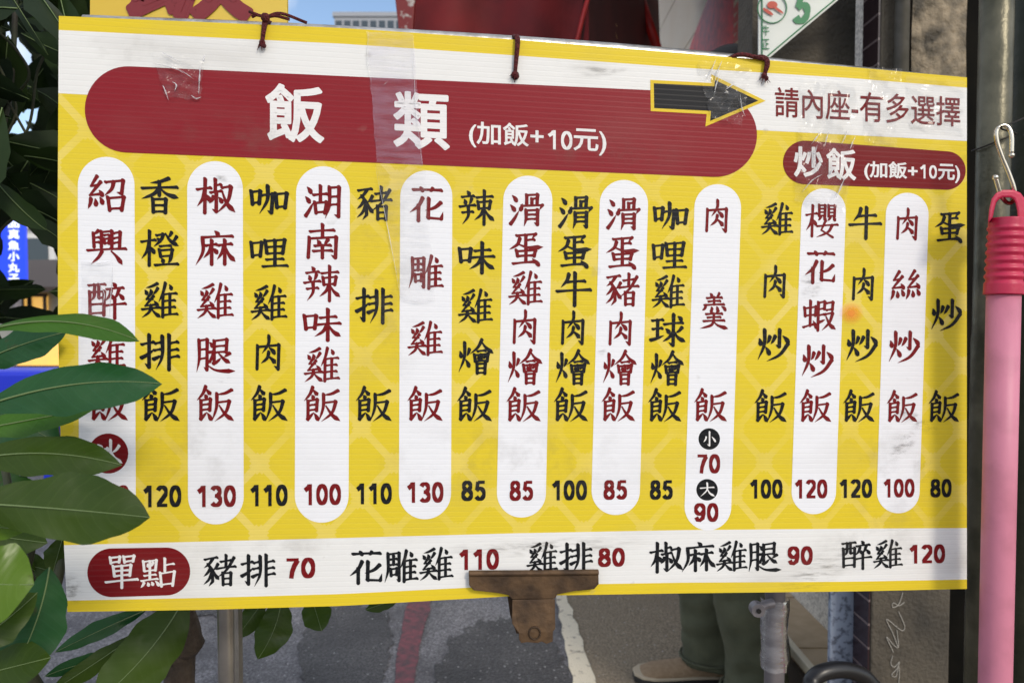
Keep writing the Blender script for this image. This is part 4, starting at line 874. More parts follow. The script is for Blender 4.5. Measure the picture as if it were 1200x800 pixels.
# ================================================================ yellow placard behind the board, top left
pl = thing('yellow_placard', 'yellow placard with a big dark red character standing behind the board', 'placard', W(222, 60, .80))
mb = MB(); mb.prism([W(105,60,.80), W(337,60,.80), W(335,-150,.80), W(107,-150,.80)][::-1], (0,.004,0)); part('placard_sheet', mb, mat('placard_yellow', (.66,.44,.035), .45, (.70,.50,.07), 5), pl)
mb = MB(); polys, (a0,b0,a1,b1) = gothic_polys('飯', 2.6)
for g in polys:
    for p in g:
        zc[0] = (zc[0]+1) % 40
        mb.add([W(142+(x-a0)/(a1-a0)*155, -128+(y-b0)/(b1-b0)*155, .7988-zc[0]*.000015) for x, y in p], [tuple(range(len(p)))])
part('lettering', mb, mat('placard_red', (.20,.014,.02), .5), pl)
mb = MB(); mb.box(tuple(W(263,60,.815)+Vector((-.007,0,-.9)))[:2]+(0.0,), tuple(W(263,60,.815)+Vector((.007,.012,.3)))); part('post', mb, M['steel'], pl)

# ================================================================ white menu card, top right
mc = thing('menu_card', 'white card with green border and a green 5 hanging on the concrete wall', 'card', W(930,20,1.40))
mb = MB(); mb.prism([W(*q,1.40) for q in [(889,-80),(1086,-80),(985,-2),(930,44),(898,71),(889,70)]][::-1], (0,.004,0)); part('card_sheet', mb, M['white_card'], mc)
mb = MB()
for a, b in [((893,-78),(893,66)), ((893,66),(898,67)), ((898,67),(930,40)), ((930,40),(983,-4)), ((983,-4),(1075,-76))]:
    mb.tube([W(*a,1.3985), W(*b,1.3985)], .0012, 5)
part('border', mb, M['green_ink'], mc)
mb = MB()
for k in range(3):
    c = W((905,900,912)[k], (6,14,12)[k], 1.3975); mb.add([c+Vector((.010*math.cos(q*.63+k),-.0003*k,.007*math.sin(q*.63))) for q in range(10)], [tuple(range(10))])
part('emblem', mb, M['red_ink'], mc)
mb = MB(); c = W(905,10,1.398); mb.tube([c+Vector((.027*math.cos(q*.2618),0,.027*math.sin(q*.2618))) for q in range(25)], .0011, 5)
for k, g in enumerate(digit_polys('5', 20)):
    for p in g: zc[0] = (zc[0]+1) % 40; mb.add([W(931+(x-(y-50)*.18)/62*19, -8+y/100*36, 1.3985-zc[0]*.00002) for x, y in p], [tuple(range(len(p)))])
for ch, yy in (('牛', 30), ('正', 46)):
    polys, (a0,b0,a1,b1) = gothic_polys(ch, .8)
    for g in polys:
        for p in g: zc[0] = (zc[0]+1) % 40; mb.add([W(893.5+(x-a0)/(a1-a0)*8, yy+(y-b0)/(b1-b0)*12, 1.3985-zc[0]*.00002) for x, y in p], [tuple(range(len(p)))])
part('lettering', mb, M['green_ink'], mc)

# ================================================================ red awning with its dark side flap
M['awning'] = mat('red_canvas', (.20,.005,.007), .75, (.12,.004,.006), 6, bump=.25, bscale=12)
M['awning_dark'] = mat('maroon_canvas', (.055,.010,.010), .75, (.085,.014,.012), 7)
M['red_frame'] = mat('red_painted_tube', (.55,.020,.016), .4, (.40,.016,.014), 20)
M['worn_red'] = mat('flaking_red_paint', (.20,.012,.012), .5, (.50,.45,.42), 30, lo=.58, hi=.66)
M['gold_ink'] = mat('gold_brush_paint', (.55,.35,.14), .5)
aw = thing('awning', 'red canvas awning with a dark maroon side flap above the board', 'awning', (-.1, 2.6, 0))
AY = 2.6
mb = MB(); rows = []
for j in range(9):
    row = []
    for i in range(25):
        u, v = i/24, j/8; x = (486+(690-486)*u) - (10*(1-u))*(1-v); y = -140+(230)*v
        p = W(x, y, AY - .10*v + .028*math.sin(u*13+v*3)); row.append(p)
    rows.append(row)
mb.grid(rows); part('valance', mb, M['awning'], aw, smooth=True)
mb = MB(); a_, b2 = W(470,-140,AY+.02), W(692,-140,AY+.02); mb.grid([[a_, b2, b2+Vector((.55,0,0))], [a_+Vector((0,2.2,.9)), b2+Vector((0,2.2,.9)), b2+Vector((.55,2.2,.9))]]); part('canopy', mb, M['awning'], aw)
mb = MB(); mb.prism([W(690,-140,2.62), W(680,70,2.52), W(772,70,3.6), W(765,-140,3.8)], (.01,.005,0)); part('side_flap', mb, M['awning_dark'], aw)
mb = MB(); mb.tube([W(697,-30,2.55), W(683,20,2.52), W(670,75,2.49)], .0075, 8); part('frame_tube', mb, M['red_frame'], aw, smooth=True)
mb = MB(); mb.tube([W(745,-20,3.4), W(757,18,3.36), W(772,62,3.32)], .022, 8); part('frame_tube', mb, M['red_frame'], aw, smooth=True)
mb = MB(); mb.prism([W(456,-60,2.45), W(490,-60,2.45), W(482,60,2.45), W(470,60,2.45)][::-1], (0,.03,0)); part('frame_post', mb, M['worn_red'], aw, bevel=.003)
mb = MB()
for s_ in [[(714,14),(716,26),(712,40),(706,50)], [(716,24),(722,36),(726,52)], [(708,32),(720,30),(726,38)], [(704,44),(710,42),(712,54)], [(718,44),(714,54)], [(700,52),(706,50)]]:
    mb.tube(curve([W(x, y, 2.66 + (x-690)/82*.7) - Vector((.02,.06,0)) for x, y in s_], 5), .0026, 5)
part('gold_lettering', mb, M['gold_ink'], aw)

# ================================================================ pink mop hanging on an S-hook
M['magenta'] = mat('magenta_plastic', (.52,.016,.070), .42, (.40,.012,.055), 30, bump=.05, bscale=120, lo=.4, hi=.8)
M['pink'] = mat('pink_coated_tube', (.58,.20,.29), .48, (.44,.15,.21), 26, bump=.04, bscale=90, lo=.48, hi=.80, detail=8)
M['hook'] = mat('bright_wire', (.62,.57,.48), .25, metal=1.0)
MY = .752
mop = thing('mop', 'pink mop handle with a ribbed magenta grip hanging by its end', 'mop', Vector((W(1168,1000,MY).x, MY, .1)))
g0 = W(1180,256,MY); g1 = W(1176,345,MY)
mb = MB(); pts = []; rad = []
n = 66
for i in range(n+1):
    f = i/n; pts.append(g0.lerp(g1, f)); rad.append(.0160 + .0014*f + (.0010*math.sin(f*2*math.pi*9.5) if .12 < f < .86 else .0006 if f >= .86 else 0))
mb.tube(pts, rad, 28)
part('grip', mb, M['magenta'], mop, smooth=True)
# top of the grip: a flat arch round a see-through eye
mb = MB(); outer = [(1157.5,262),(1159,246),(1162,233),(1167,226),(1175,222.5),(1188,222.5),(1196,226),(1201,233),(1203,246),(1204,262)]
inner = [(1163,255),(1164.5,247),(1167,238),(1170,233.5),(1175,231.5),(1184,231.5),(1188,233.5),(1190,238),(1192,247),(1192.5,255)]
n_ = len(outer); fr_ = [W(x, y, MY-.012) for x, y in outer+inner]; bk_ = [p+ray(1180,243).normalized()*.024 for p in fr_]
fs = []
for i in range(n_-1):
    fs += [(i,n_+i,n_+i+1,i+1), (2*n_+i,2*n_+i+1,3*n_+i+1,3*n_+i), (i,i+1,2*n_+i+1,2*n_+i), (n_+i,3*n_+i,3*n_+i+1,n_+i+1)]
fs += [(0,2*n_,3*n_,n_), (n_-1,2*n_-1,4*n_-1,3*n_-1)]
mb.add(fr_+bk_, fs)
part('hanging_eye', mb, M['magenta'], mop, bevel=.002)
mb = MB(); q0 = W(1176,345.5,MY); q1 = W(1165.5,830,MY); mb.tube([q0, q0.lerp(q1,.5), q1, Vector((q1.x-.012,MY,.22))], .0153, 28); part('handle', mb, M['pink'], mop, smooth=True)
mb = MB(); e = Vector((q1.x-.012,MY,.24)); mb.tube([e, e-Vector((0,0,.05)), e-Vector((0,0,.07))], [.024,.03,.05], 16); part('socket', mb, M['magenta'], mop, smooth=True)
mb = MB(); rnd = random.Random(4)
for k in range(70):
    a = rnd.uniform(0,6.28); r0 = rnd.uniform(0,.04); p = e+Vector((r0*math.cos(a),r0*math.sin(a),-.07)); mb.tube(curve([p, p+Vector((.03*math.cos(a),.03*math.sin(a),-.05)), Vector((p.x+.05*math.cos(a), p.y+.05*math.sin(a), .01))], 3), .004, 5)
part('mop_head', mb, mat('cotton_strands', (.55,.52,.46), .95), mop, smooth=True)
hk = [(1184.5,184),(1186,190),(1183.5,183),]
mb = MB()
path = [(1185,181,.0),(1184.5,172,0),(1183,166,0)]
mb.tube(curve([W(x,y,MY+d) for x,y,d in [(1185.5,181,-.002),(1185.5,160,-.002),(1182,150,0),(1175,147,.001),(1168,153,0),(1168.5,166,0),(1174,183,0),(1183,205,0),(1188.5,222,0),(1188,234,.002),(1181,238,.002),(1173,229,-.008),(1166.5,208,-.012)]], 6), .0021, 10)
mb.ball(W(1185.5,182,MY-.002), .0030, 10); mb.ball(W(1166.5,208,MY-.012), .0030, 10)
tag(recenter(build('s_hook', mb, M['hook'], smooth=True)), 'bent bright wire S-hook holding the pink mop handle', 'hook')
mb = MB(); rz = W(1160,160,.90).z
ring = [Vector((POLE.x+.0235*math.cos(a), POLE.y+.0235*math.sin(a), rz+.012*math.cos(a)*.8)) for a in [R(200+k*12) for k in range(14)]]
mb.tube(curve([ring[0]]+ring[1:-1:3]+[W(1172,150,MY+.001), W(1190,143,.80), W(1225,126,.95)], 4), .0010, 6)
mb.tube([Vector((POLE.x+.0232*math.cos(R(k*15)), POLE.y+.0232*math.sin(R(k*15)), rz+.0096*math.cos(R(k*15)))) for k in range(25)], .0010, 6)
tag(recenter(build('wire', mb, mat('dark_wire', (.03,.025,.02), .5, metal=.5), smooth=True)), 'thin dark wire tied round the olive pole for the hook', 'wire')

# ================================================================ person standing behind the board
M['skin'] = mat('skin', (.42,.25,.17), .55)
M['trouser'] = mat('dark_olive_cotton', (.066,.072,.044), .9, (.100,.106,.066), 9, bump=.5, bscale=22)
M['shirt'] = mat('grey_shirt', (.14,.15,.17), .9)
M['hair'] = mat('black_hair', (.012,.010,.009), .6)
M['shoe_tan'] = mat('tan_canvas', (.30,.21,.13), .9, (.25,.17,.10), 90, bump=.3, bscale=300)
M['shoe_sole'] = mat('dark_sole', (.018,.017,.016), .7)
M['shoe_trim'] = mat('cream_trim', (.45,.38,.28), .8)
f1 = G(822, 797); f2 = G(872, 838)
ctr = (f1+f2)/2
person = thing('person', 'person in dark olive trousers and tan slip-on shoes standing behind the board', 'person', Vector((ctr.x, ctr.y, 0)))
def skin_body(name, verts, edges, radii, m, root=0, sub=2):
    me = bpy.data.meshes.new(name); me.from_pydata([tuple(v) for v in verts], edges, []); me.materials.append(m)
    o = bpy.data.objects.new(name, me); COL.objects.link(o); o.parent = person; o.matrix_parent_inverse = person.matrix_basis.inverted()
    sk = o.modifiers.new('skin', 'SKIN'); sk.use_smooth_shade = True
    for i, r in enumerate(radii): me.skin_vertices[0].data[i].radius = (r, r) if not isinstance(r, tuple) else r; 
    me.skin_vertices[0].data[root].use_root = True
    sb = o.modifiers.new('sub', 'SUBSURF'); sb.levels = sub; sb.render_levels = sub
    return o
hx, hy = ctr.x+.03, ctr.y
hip1 = Vector((hx, hy+.085, .88)); hip2 = Vector((hx, hy-.085, .88)); pel = Vector((hx, hy, .95))
k1 = Vector(((hip1.x+f1.x)/2-.02, (hip1.y+f1.y)/2, .49)); k2 = Vector(((hip2.x+f2.x)/2-.02, (hip2.y+f2.y)/2, .49))
a1 = Vector((f1.x+.035, f1.y, .09)); a2 = Vector((f2.x+.035, f2.y, .09))
chest = Vector((hx-.01, hy, 1.28)); neck = Vector((hx-.02, hy, 1.47)); chin = Vector((hx-.03, hy, 1.54)); head = Vector((hx-.035, hy, 1.63)); crown = Vector((hx-.03,hy,1.69))
s1 = chest+Vector((0,.17,.10)); s2 = chest+Vector((0,-.17,.10)); el1 = s1+Vector((.01,.05,-.29)); el2 = s2+Vector((.01,-.05,-.29)); w1 = el1+Vector((-.12,-.02,-.22)); w2 = el2+Vector((-.12,.02,-.22))
bv_ = [pel, chest, neck, chin, head, crown, s1, el1, w1, s2, el2, w2, hip1, k1, a1, hip2, k2, a2]
be = [(0,1),(1,2),(2,3),(3,4),(4,5),(1,6),(6,7),(7,8),(1,9),(9,10),(10,11),(0,12),(12,13),(13,14),(0,15),(15,16),(16,17)]
br = [.13,.14,.052,.062,.088,.06,.055,.040,.026,.055,.040,.026,.085,.052,.036,.085,.052,.036]
skin_body('body', bv_, be, br, M['skin'])
from mathutils import noise as mnoise
def limb(mb, pts, rad, seg=36):
    c = curve(pts, 16); n = len(c); rr = [interp([(i/(len(rad)-1), r) for i, r in enumerate(rad)], j/(n-1)) for j in range(n)]
    k0 = len(mb.v); mb.tube(c, rr, seg)
    for i in range(k0, len(mb.v)):
        p = Vector(mb.v[i]); j = min(n-1, (i-k0)//seg); q = (p-c[j]); f = mnoise.noise(Vector((p.x*9, p.y*9, p.z*5)))*.14 + mnoise.noise(Vector((p.x*16+5, p.y*16, p.z*26-p.x*18)))*.12
        mb.v[i] = tuple(c[j]+q*(1+f))
for hip, k, a, f in ((hip1,k1,a1,f1), (hip2,k2,a2,f2)):
    mb = MB(); limb(mb, [hip+Vector((0,0,.09)), hip, k, Vector((f.x+.025,f.y,.20)), Vector((f.x+.02,f.y,.055))], [.125,.118,.088,.080,.077])
    tl_ = part('trouser_leg', mb, M['trouser'], person, smooth=True)
    mb = MB(); mb.tube([Vector((f.x+.02+.081*math.cos(2*math.pi*q/24), f.y+.081*math.sin(2*math.pi*q/24), .075)) for q in range(25)], .0035, 6); hm = build('hem', mb, M['trouser'], tl_, smooth=True)
skin_body('shirt', [pel+Vector((0,0,-.03)), pel+Vector((0,0,.12)), chest+Vector((0,0,.02)), neck-Vector((0,0,.05)), s1, el1+Vector((0,0,.06)), s2, el2+Vector((0,0,.06))], [(0,1),(1,2),(2,3),(2,4),(4,5),(2,6),(6,7)], [.16,.15,.165,.07,.085,.068,.085,.068], M['shirt'])
mb = MB(); mb.ball(head+Vector((.015,0,.035)), .108, 18, sc=(1.0,.86,.98)); o = part('hair', mb, M['hair'], person, smooth=True)
mb = MB(); mb.ball(head+Vector((-.088,0,-.02)), .017, 10, sc=(1.1,.8,1.3)); part('nose', mb, M['skin'], person, smooth=True)
for s_ in (-1,1):
    mb = MB(); mb.ball(head+Vector((-.078,.033*s_,.008)), .011, 10); part('eye', mb, M['rubber'], person, smooth=True)
    mb = MB(); mb.ball(head+Vector((.005,.086*s_,-.01)), .026, 10, sc=(.7,.35,1.2)); part('ear', mb, M['skin'], person, smooth=True)
    wv_ = w1 if s_ > 0 else w2
    mb = MB(); mb.ball(wv_+Vector((-.035,0,-.035)), .042, 12, sc=(.9,.5,1.0))
    for q in range(4): mb.tube(curve([wv_+Vector((-.05,(q-1.5)*.018,-.05)), wv_+Vector((-.085,(q-1.5)*.019,-.085)), wv_+Vector((-.085,(q-1.5)*.018,-.12+.006*abs(q-1))) ], 4), [.0095]*5+[.0085]*3+[.007], 8)
    mb.tube(curve([wv_+Vector((-.02,-.03*s_,-.03)), wv_+Vector((-.05,-.045*s_,-.055)), wv_+Vector((-.07,-.04*s_,-.08))], 4), .010, 8)
    part('hand', mb, M['skin'], person, smooth=True)
mb = MB(); mb.tube([head+Vector((-.084,-.022,-.058)), head+Vector((-.09,0,-.060)), head+Vector((-.084,.022,-.058))], .005, 8); part('mouth', mb, mat('lip', (.35,.13,.11), .5), person, smooth=True)
def shoe(f):
    """toe towards -X, slip-on with an upper, a cream line and a dark sole"""
    L = .285; x0 = f.x+.095
    prof = [(0,.030,.075),(.08,.036,.088),(.25,.038,.080),(.45,.040,.066),(.65,.047,.056),(.82,.049,.046),(.93,.040,.034),(1.0,.016,.020)]
    def sect(t, w_, z0, z1, n=14): return [Vector((x0-L*t, f.y+w_*math.cos(math.pi*k/(n-1))*(1 if k not in (0,n-1) else 1), z0+(z1-z0)*max(0,math.sin(math.pi*k/(n-1)))**.75)) for k in range(n)]
    mb = MB(); mb.grid([sect(t, w_, .024, h) for t, w_, h in prof]); part('shoe_upper', mb, M['shoe_tan'], person, smooth=True)
    for nm, zz0, zz1, gr, m in (('sole', .006, .022, 1.10, M['shoe_sole']), ('sole_trim', .0222, .030, 1.07, M['shoe_trim'])):
        mb = MB(); up = [Vector((x0+.006-(L+.012)*t, f.y+w_*gr, 0)) for t, w_, h in prof]; dn = [Vector((x0+.006-(L+.012)*t, f.y-w_*gr, 0)) for t, w_, h in prof[::-1]]
        mb.prism([p+Vector((0,0,zz0)) for p in up+dn], (0,0,zz1-zz0)); part(nm, mb, m, person, bevel=.002)
shoe(f1); shoe(f2)

# ================================================================ shrub on the left
M['leaf'] = [leaf_mat('leaf_green', (.024,.082,.006), (.045,.125,.012), .40, (.09,.20,.05)), leaf_mat('leaf_teal', (.010,.056,.017), (.022,.088,.024), .38, (.04,.13,.07)),
             leaf_mat('leaf_olive', (.024,.050,.003), (.040,.076,.006), .42, (.08,.13,.03)), leaf_mat('leaf_young', (.060,.120,.006), (.090,.165,.010), .42, (.15,.25,.05))]
M['rib'] = mat('leaf_midrib', (.13,.19,.07), .5)
M['bark'] = mat('brown_bark', (.045,.030,.020), .8, (.085,.06,.04), 30, bump=.8, bscale=60)
M['twig'] = mat('green_twig', (.05,.06,.025), .7, (.035,.03,.018), 25)
shrub = thing('shrub', 'leafy evergreen shrub with large glossy leaves overlapping the board on the left', 'shrub', (W(215,800,1.0).x, 1.0, 0))
def leaf_mesh(mb, base, tip, width, roll=0, sag=(0,0,0), fold=.18, wave=.0, twist=0, mi=0, rib=1, n=16, wk=3, peak=.55):
    base, tip, sag = Vector(base), Vector(tip), Vector(sag); ax = (tip-base); L = ax.length; a = ax.normalized()
    d = ((base+tip)/2-CAM).normalized(); s0 = a.cross(d).normalized(); q0 = s0.cross(a)
    rows = []; mid = []; ph0 = (base.x*91+tip.z*57) % 6.28; asy = .10*math.sin(ph0*3)
    for i in range(n+1):
        t = i/n; r = roll + twist*t
        s_ = s0*math.cos(r)+q0*math.sin(r); nr = s_.cross(a)
        p = base.lerp(tip, t) + sag*(4*t*(1-t))
        k = t**(math.log(.5)/math.log(peak)); w_ = width/2*max(0.0, math.sin(math.pi*k))**.68*(1 if t < .88 else 1-.25*(t-.88)/.12)
        row = []
        for j in range(-wk, wk+1):
            u = j/wk; e = (1+asy*(1 if u > 0 else -1))*(1 + .05*math.sin(t*17+ph0+(2 if u > 0 else 0)) + .03*math.sin(t*31+ph0*2))
            row.append(p + s_*(w_*u*(e if abs(u) > .4 else 1)) + nr*(fold*w_*abs(u)*(1-.5*t) + (wave*1.8*math.sin(t*9+ph0+u*2) + .05*math.sin(t*19+ph0))*w_*abs(u)**1.5 - .10*w_*t**3))
        rows.append(row); mid.append(p - nr*.0006)
    k0 = len(mb.v); mb.grid(rows, mi); nw = 2*wk+1
    for i in range(n+1):
        for j in range(nw): mb.uv[k0+i*nw+j] = (j/(nw-1), i/n)
    if rib: mb.tube([m_+(d*-.0004) for m_ in mid], [max(.0003, L*.0052*(1-i/n)+.0002) for i in range(n+1)], 5, mi=rib)
def LF(kind, b, bY, t, tY, wpx, roll=0, sag=(0,0), fold=.18, wave=.04, twist=0, peak=.55):
    mb = MB(); B_, T_ = W(*b, bY), W(*t, tY); mY = (bY+tY)/2
    leaf_mesh(mb, B_, T_, wpx/F*mY, R(roll), (sag[0]/F*mY, 0, -sag[1]/F*mY), fold, wave, R(twist), 0, 1, 22, 4, peak)
    part('leaf', mb, [M['leaf'][kind], M['rib']], shrub, smooth=True)
LF(0, (-45,398), .58, (163,400), .60, 42, 48, (0,-22), .25, .05, 0, .70)
LF(1, (-40,432), .66, (78,389), .67, 42, 20, (0,-4))
LF(1, (-50,488), .56, (190,450), .60, 64, 18, (0,-16), .22, .05, 10, .62)
LF(0, (-50,508), .62, (112,478), .66, 40, 40, (0,0))
LF(2, (-60,545), .58, (143,545), .60, 52, 22, (0,-14), .18, .04, 0, .60)
LF(2, (-60,588), .52, (176,606), .55, 80, 0, (0,-2), .16, .03, 0, .62)
LF(3, (-90,668), .50, (40,684), .52, 100, 0, (0,6), .12, .02, 0, .6)
LF(2, (-60,770), .52, (44,694), .56, 50, 20, (0,6))
LF(1, (58,664), .60, (8,800), .58, 62, 0, (8,0), .25)
LF(2, (222,690), .86, (108,826), .80, 66, 0, (8,6), .16)
LF(1, (172,714), .88, (64,764), .84, 22, 0, (4,-3), .2)
LF(2, (164,740), .88, (56,812), .84, 24, 10, (2,0), .2)
LF(1, (150,772), .88, (52,792), .84, 22, 30, (0,-6), .2)
LF(2, (330,698), .92, (302,772), .90, 40, 0, (6,0), .18)
LF(2, (364,696), .92, (377,739), .90, 34, 0)
LF(2, (312,700), .95, (276,748), .93, 26, 0)
LF(2, (470,700), .95, (428,714), .93, 15, 0)
LF(2, (74,628), .80, (62,670), .79, 26, 0)
LF(3, (-60,610), .54, (30,622), .55, 40, 30)
LF(1, (-40,460), .72, (70,520), .74, 60, 10)
LF(2, (-70,620), .66, (56,636), .68, 50, 20)
LF(1, (-50,700), .62, (60,745), .64, 60, 10)
LF(2, (-60,800), .56, (60,770), .58, 60, 20)
rl = random.Random(21)
for k in range(16):
    y = 470+k*20; x = rl.uniform(-70,-20); LF(rl.choice((0,1,2)), (x, y), rl.uniform(.82,.95), (rl.uniform(30,62), y+rl.uniform(-45,45)), rl.uniform(.84,1.0), rl.uniform(36,58), rl.uniform(-40,40), (0, rl.uniform(-12,12)))
# stems and trunk
mb = MB()
tr0 = Vector((W(215,800,1.0).x, 1.0, 0))
mb.tube(curve([tr0, W(210,800,1.0), W(222,752,.99), W(213,716,.98), W(190,660,.95), W(150,560,.92)], 6), [.020]*13+[.016]*12+[.010]*6, 10)
part('trunk', mb, M['bark'], shrub, smooth=True)
mb = MB()
mb.tube(curve([tr0+Vector((-.02,-.02,.05)), W(52,850,.82), W(50,760,.78), W(46,706,.76), W(30,668,.74), W(20,632,.72), W(8,560,.72), W(-20,420,.8), W(-30,250,.9), W(10,120,1.0), W(20,-40,1.05)], 6), [.012]*8+[.0055]*18+[.0035]*35, 8)
mb.tube(curve([W(46,710,.76), W(64,690,.78), W(72,655,.80), W(80,600,.85), W(60,480,.95)], 5), .0052, 8)
mb.tube(curve([W(30,672,.74), W(36,650,.74), W(38,625,.74), W(30,600,.75)], 4), .0035, 7)
for pts in [[(10,120),(34,90),(20,60),(-10,30)], [(10,120),(38,170),(48,190),(66,195)], [(20,180),(36,140),(45,80),(70,40)], [(-20,300),(10,260),(40,250),(72,240)], [(36,170),(42,160),(50,180),(62,196)], [(-10,60),(14,110),(18,135),(2,170)]]:
    mb.tube(curve([W(x, y, .98) for x, y in pts], 6), .0017, 6)
part('branch', mb, M['twig'], shrub, smooth=True)
# mass of smaller leaves up the left side
gaps = [(26,72,9,17),(26,157,12,4),(50,138,7,2),(14,292,12,36),(52,300,14,10),(36,360,26,8),(60,322,10,5),(38,418,36,12),(3,52,3,3),(4,24,3,3),(63,96,3,2)]
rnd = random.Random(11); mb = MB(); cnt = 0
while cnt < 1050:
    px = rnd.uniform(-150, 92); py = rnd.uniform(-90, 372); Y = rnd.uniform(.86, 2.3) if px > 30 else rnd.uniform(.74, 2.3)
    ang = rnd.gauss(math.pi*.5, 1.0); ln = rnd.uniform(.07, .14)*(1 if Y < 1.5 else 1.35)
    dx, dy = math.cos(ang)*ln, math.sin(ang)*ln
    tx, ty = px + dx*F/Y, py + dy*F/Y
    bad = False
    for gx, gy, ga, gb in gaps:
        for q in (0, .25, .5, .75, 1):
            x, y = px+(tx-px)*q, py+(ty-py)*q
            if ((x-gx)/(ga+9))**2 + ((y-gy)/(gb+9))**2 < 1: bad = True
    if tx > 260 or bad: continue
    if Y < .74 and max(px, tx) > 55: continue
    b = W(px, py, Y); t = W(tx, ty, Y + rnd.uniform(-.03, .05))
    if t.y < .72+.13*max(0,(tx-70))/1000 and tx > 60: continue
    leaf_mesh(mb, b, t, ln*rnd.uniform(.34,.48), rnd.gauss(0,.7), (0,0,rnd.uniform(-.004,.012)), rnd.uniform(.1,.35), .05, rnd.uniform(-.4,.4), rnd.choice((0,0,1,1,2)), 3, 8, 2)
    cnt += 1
part('foliage', mb, [mat('shaded_leaf_green', (.010,.024,.004), .5, (.017,.036,.006), 10, spec=.2), mat('shaded_leaf_dark', (.006,.016,.004), .5, (.011,.024,.006), 10, spec=.2), mat('shaded_leaf_olive', (.018,.030,.005), .5, spec=.25), M['rib']], shrub, smooth=True)  # shade inside the foliage is put into these darker leaf colours

# ================================================================ across the street, seen through the leaves
M['blue_sign'] = mat('lit_blue_sign', (.01,.05,.75), .4, emit=.55)
M['sign_white'] = mat('lit_white_letters', (.85,.9,1.0), .4, emit=.7)
M['warm_lit'] = mat('warm_lit_window', (1.0,.55,.12), .5, (.75,.45,.15), 9.0, emit=.5)
M['stall_wall'] = mat('grey_stall_wall', (.32,.33,.30), .8, (.40,.41,.37), 2)
M['roof_dark'] = mat('dark_brown_roof', (.05,.035,.028), .7)
M['white_wall'] = mat('white_rendered_wall', (.74,.74,.74), .7, (.66,.66,.66), .8)
M['frame_brown'] = mat('brown_frame', (.05,.03,.02), .6)
st = thing('street_stall', 'low street shop with warm lit windows across the road', 'shop', (W(20,400,9).x, 9.0, 0))
a = W(-150,372,9.0); b = W(120,338,9.0)
mb = MB(); mb.box((a.x,9.0,0),(b.x,11.5,W(0,340,9).z)); part('wall', mb, M['stall_wall'], st)
mb = MB(); mb.prism([W(-160,342,8.6), W(135,342,8.6), W(135,308,10.6), W(-160,312,10.6)], (0,0,.06)); part('roof', mb, M['roof_dark'], st)
for x0, x1 in ((29.5,36.5),(38.5,55)):
    mb = MB(); p, q = W(x0,373,8.97), W(x1,346,8.97); mb.box((p.x,8.95,p.z),(q.x,8.99,q.z)); wn = part('window', mb, M['warm_lit'], st)
    mb = MB()
    for zz in (p.z, q.z): mb.box((p.x-.02,8.93,zz-.02),(q.x+.02,8.948,zz+.02))
    for xx in (p.x, q.x): mb.box((xx-.02,8.92,p.z-.02),(xx+.02,8.9295,q.z+.02))
    f_ = build('window_frame', mb, M['frame_brown'], wn)
bs = thing('vertical_sign', 'tall blue lit shop sign with white characters across the street', 'sign', (W(14,335,7.5).x, 7.5, 0))
p, q = W(-2,335,7.5), W(28,236,7.5)
mb = MB(); mb.box((p.x,7.5,p.z),(q.x,7.54,q.z)); part('sign_box', mb, M['blue_sign'], bs)
mb = MB()
for k, ch in enumerate('品真魚小丸子'):
    polys, (a0,b0,a1,b1) = gothic_polys(ch, 2.0); y0 = 256+k*13.0
    for g in polys:
        for pp in g: zc[0] = (zc[0]+1) % 40; mb.add([W(9.5+(x-a0)/(a1-a0)*13, y0+(y-b0)/(b1-b0)*11, 7.49-zc[0]*.0002) for x, y in pp], [tuple(range(len(pp)))])
part('lettering', mb, M['sign_white'], bs)
mb = MB(); mb.tube([((p.x+q.x)/2,7.57,0),((p.x+q.x)/2,7.57,p.z+.01)], .04, 10); part('post', mb, M['greyrod'], bs)
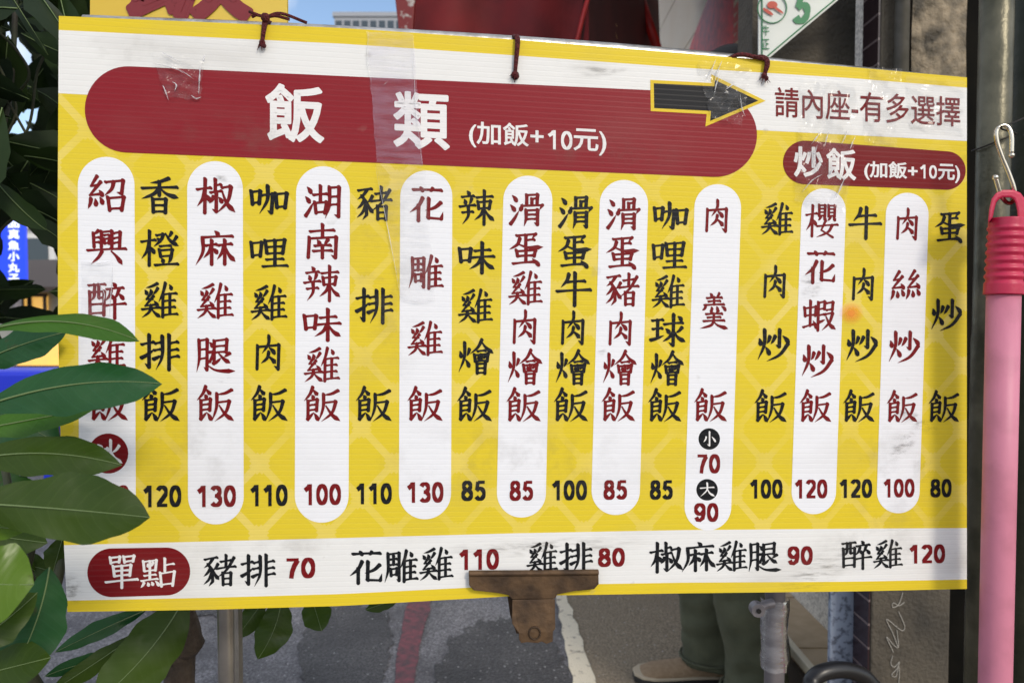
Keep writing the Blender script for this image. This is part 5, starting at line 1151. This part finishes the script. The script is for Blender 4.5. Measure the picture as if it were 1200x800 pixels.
def house(name, label, px0, px1, pytop, Y, depth, m, winm, rows, cols, wgap=.35):
    h_ = thing(name, label, 'building', ((W(px0,400,Y).x+W(px1,400,Y).x)/2, Y, 0))
    x0, x1, zt = W(px0,400,Y).x, W(px1,400,Y).x, W(px0,pytop,Y).z
    mb = MB(); mb.box((x0,Y,0),(x1,Y+depth,zt)); part('wall', mb, m, h_)
    mb = MB(); mb.box((x0-.15,Y-.15,zt+.001),(x1+.15,Y+depth+.15,zt+.4)); part('parapet', mb, m, h_)
    cw = (x1-x0)/cols; fh = zt/rows
    for r in range(rows):
        for c in range(cols):
            mb = MB(); mb.box((x0+cw*(c+wgap/2),Y-.05,fh*(r+.28)),(x0+cw*(c+1-wgap/2),Y-.004,fh*(r+.85))); part('window', mb, winm, h_)
    return h_
M['glass_dark'] = mat('dark_window_glass', (.05,.07,.09), .15)
house('apartment_block', 'pale apartment block behind the shrub across the street', -160, 66, 268, 19, 8, M['white_wall'], M['glass_dark'], 2, 6)
M['tower_wall'] = mat('grey_tower_wall', (.34,.36,.40), .7)
house('office_tower', 'grey gridded office tower seen in the gap of sky', 395, 475, 20, 70, 20, M['tower_wall'], M['glass_dark'], 12, 8, .28)
house('concrete_house', 'grey low house far down the street behind the board', 330, 445, 190, 55, 14, M['stall_wall'], M['glass_dark'], 3, 5)
house('street_house', 'beige house behind the shrub on the far left', -420, -165, 120, 17, 9, M['cream'], M['glass_dark'], 3, 5)
# blue barrier and a lit counter seen between the big leaves
M['blue_plastic'] = mat('bright_blue_plastic', (.01,.03,.62), .4)
bb = thing('blue_barrier', 'bright blue plastic barrier at the roadside behind the leaves', 'barrier', (W(20,470,4.2).x, 4.2, 0))
p, q = W(-60,500,4.2), W(72,434,4.2)
mb = MB(); mb.box((p.x,4.2,p.z),(q.x,4.5,q.z)); part('barrier_body', mb, M['blue_plastic'], bb, bevel=.03)
for xx in (p.x+.08, q.x-.14):
    mb = MB(); mb.box((xx,4.24,0),(xx+.06,4.46,p.z-.001)); part('leg', mb, M['blue_plastic'], bb)
ct = thing('lit_counter', 'warm lit food counter beyond the blue barrier', 'counter', (W(40,420,6).x, 6, 0))
p, q = W(20,428,6), W(76,404,6)
mb = MB(); mb.box((p.x,6.0,p.z),(q.x,6.3,q.z)); part('lit_panel', mb, M['warm_lit'], ct)
mb = MB(); mb.box((p.x-.03,5.97,0),(q.x+.03,6.33,p.z-.002)); part('counter_base', mb, M['frame_brown'], ct)
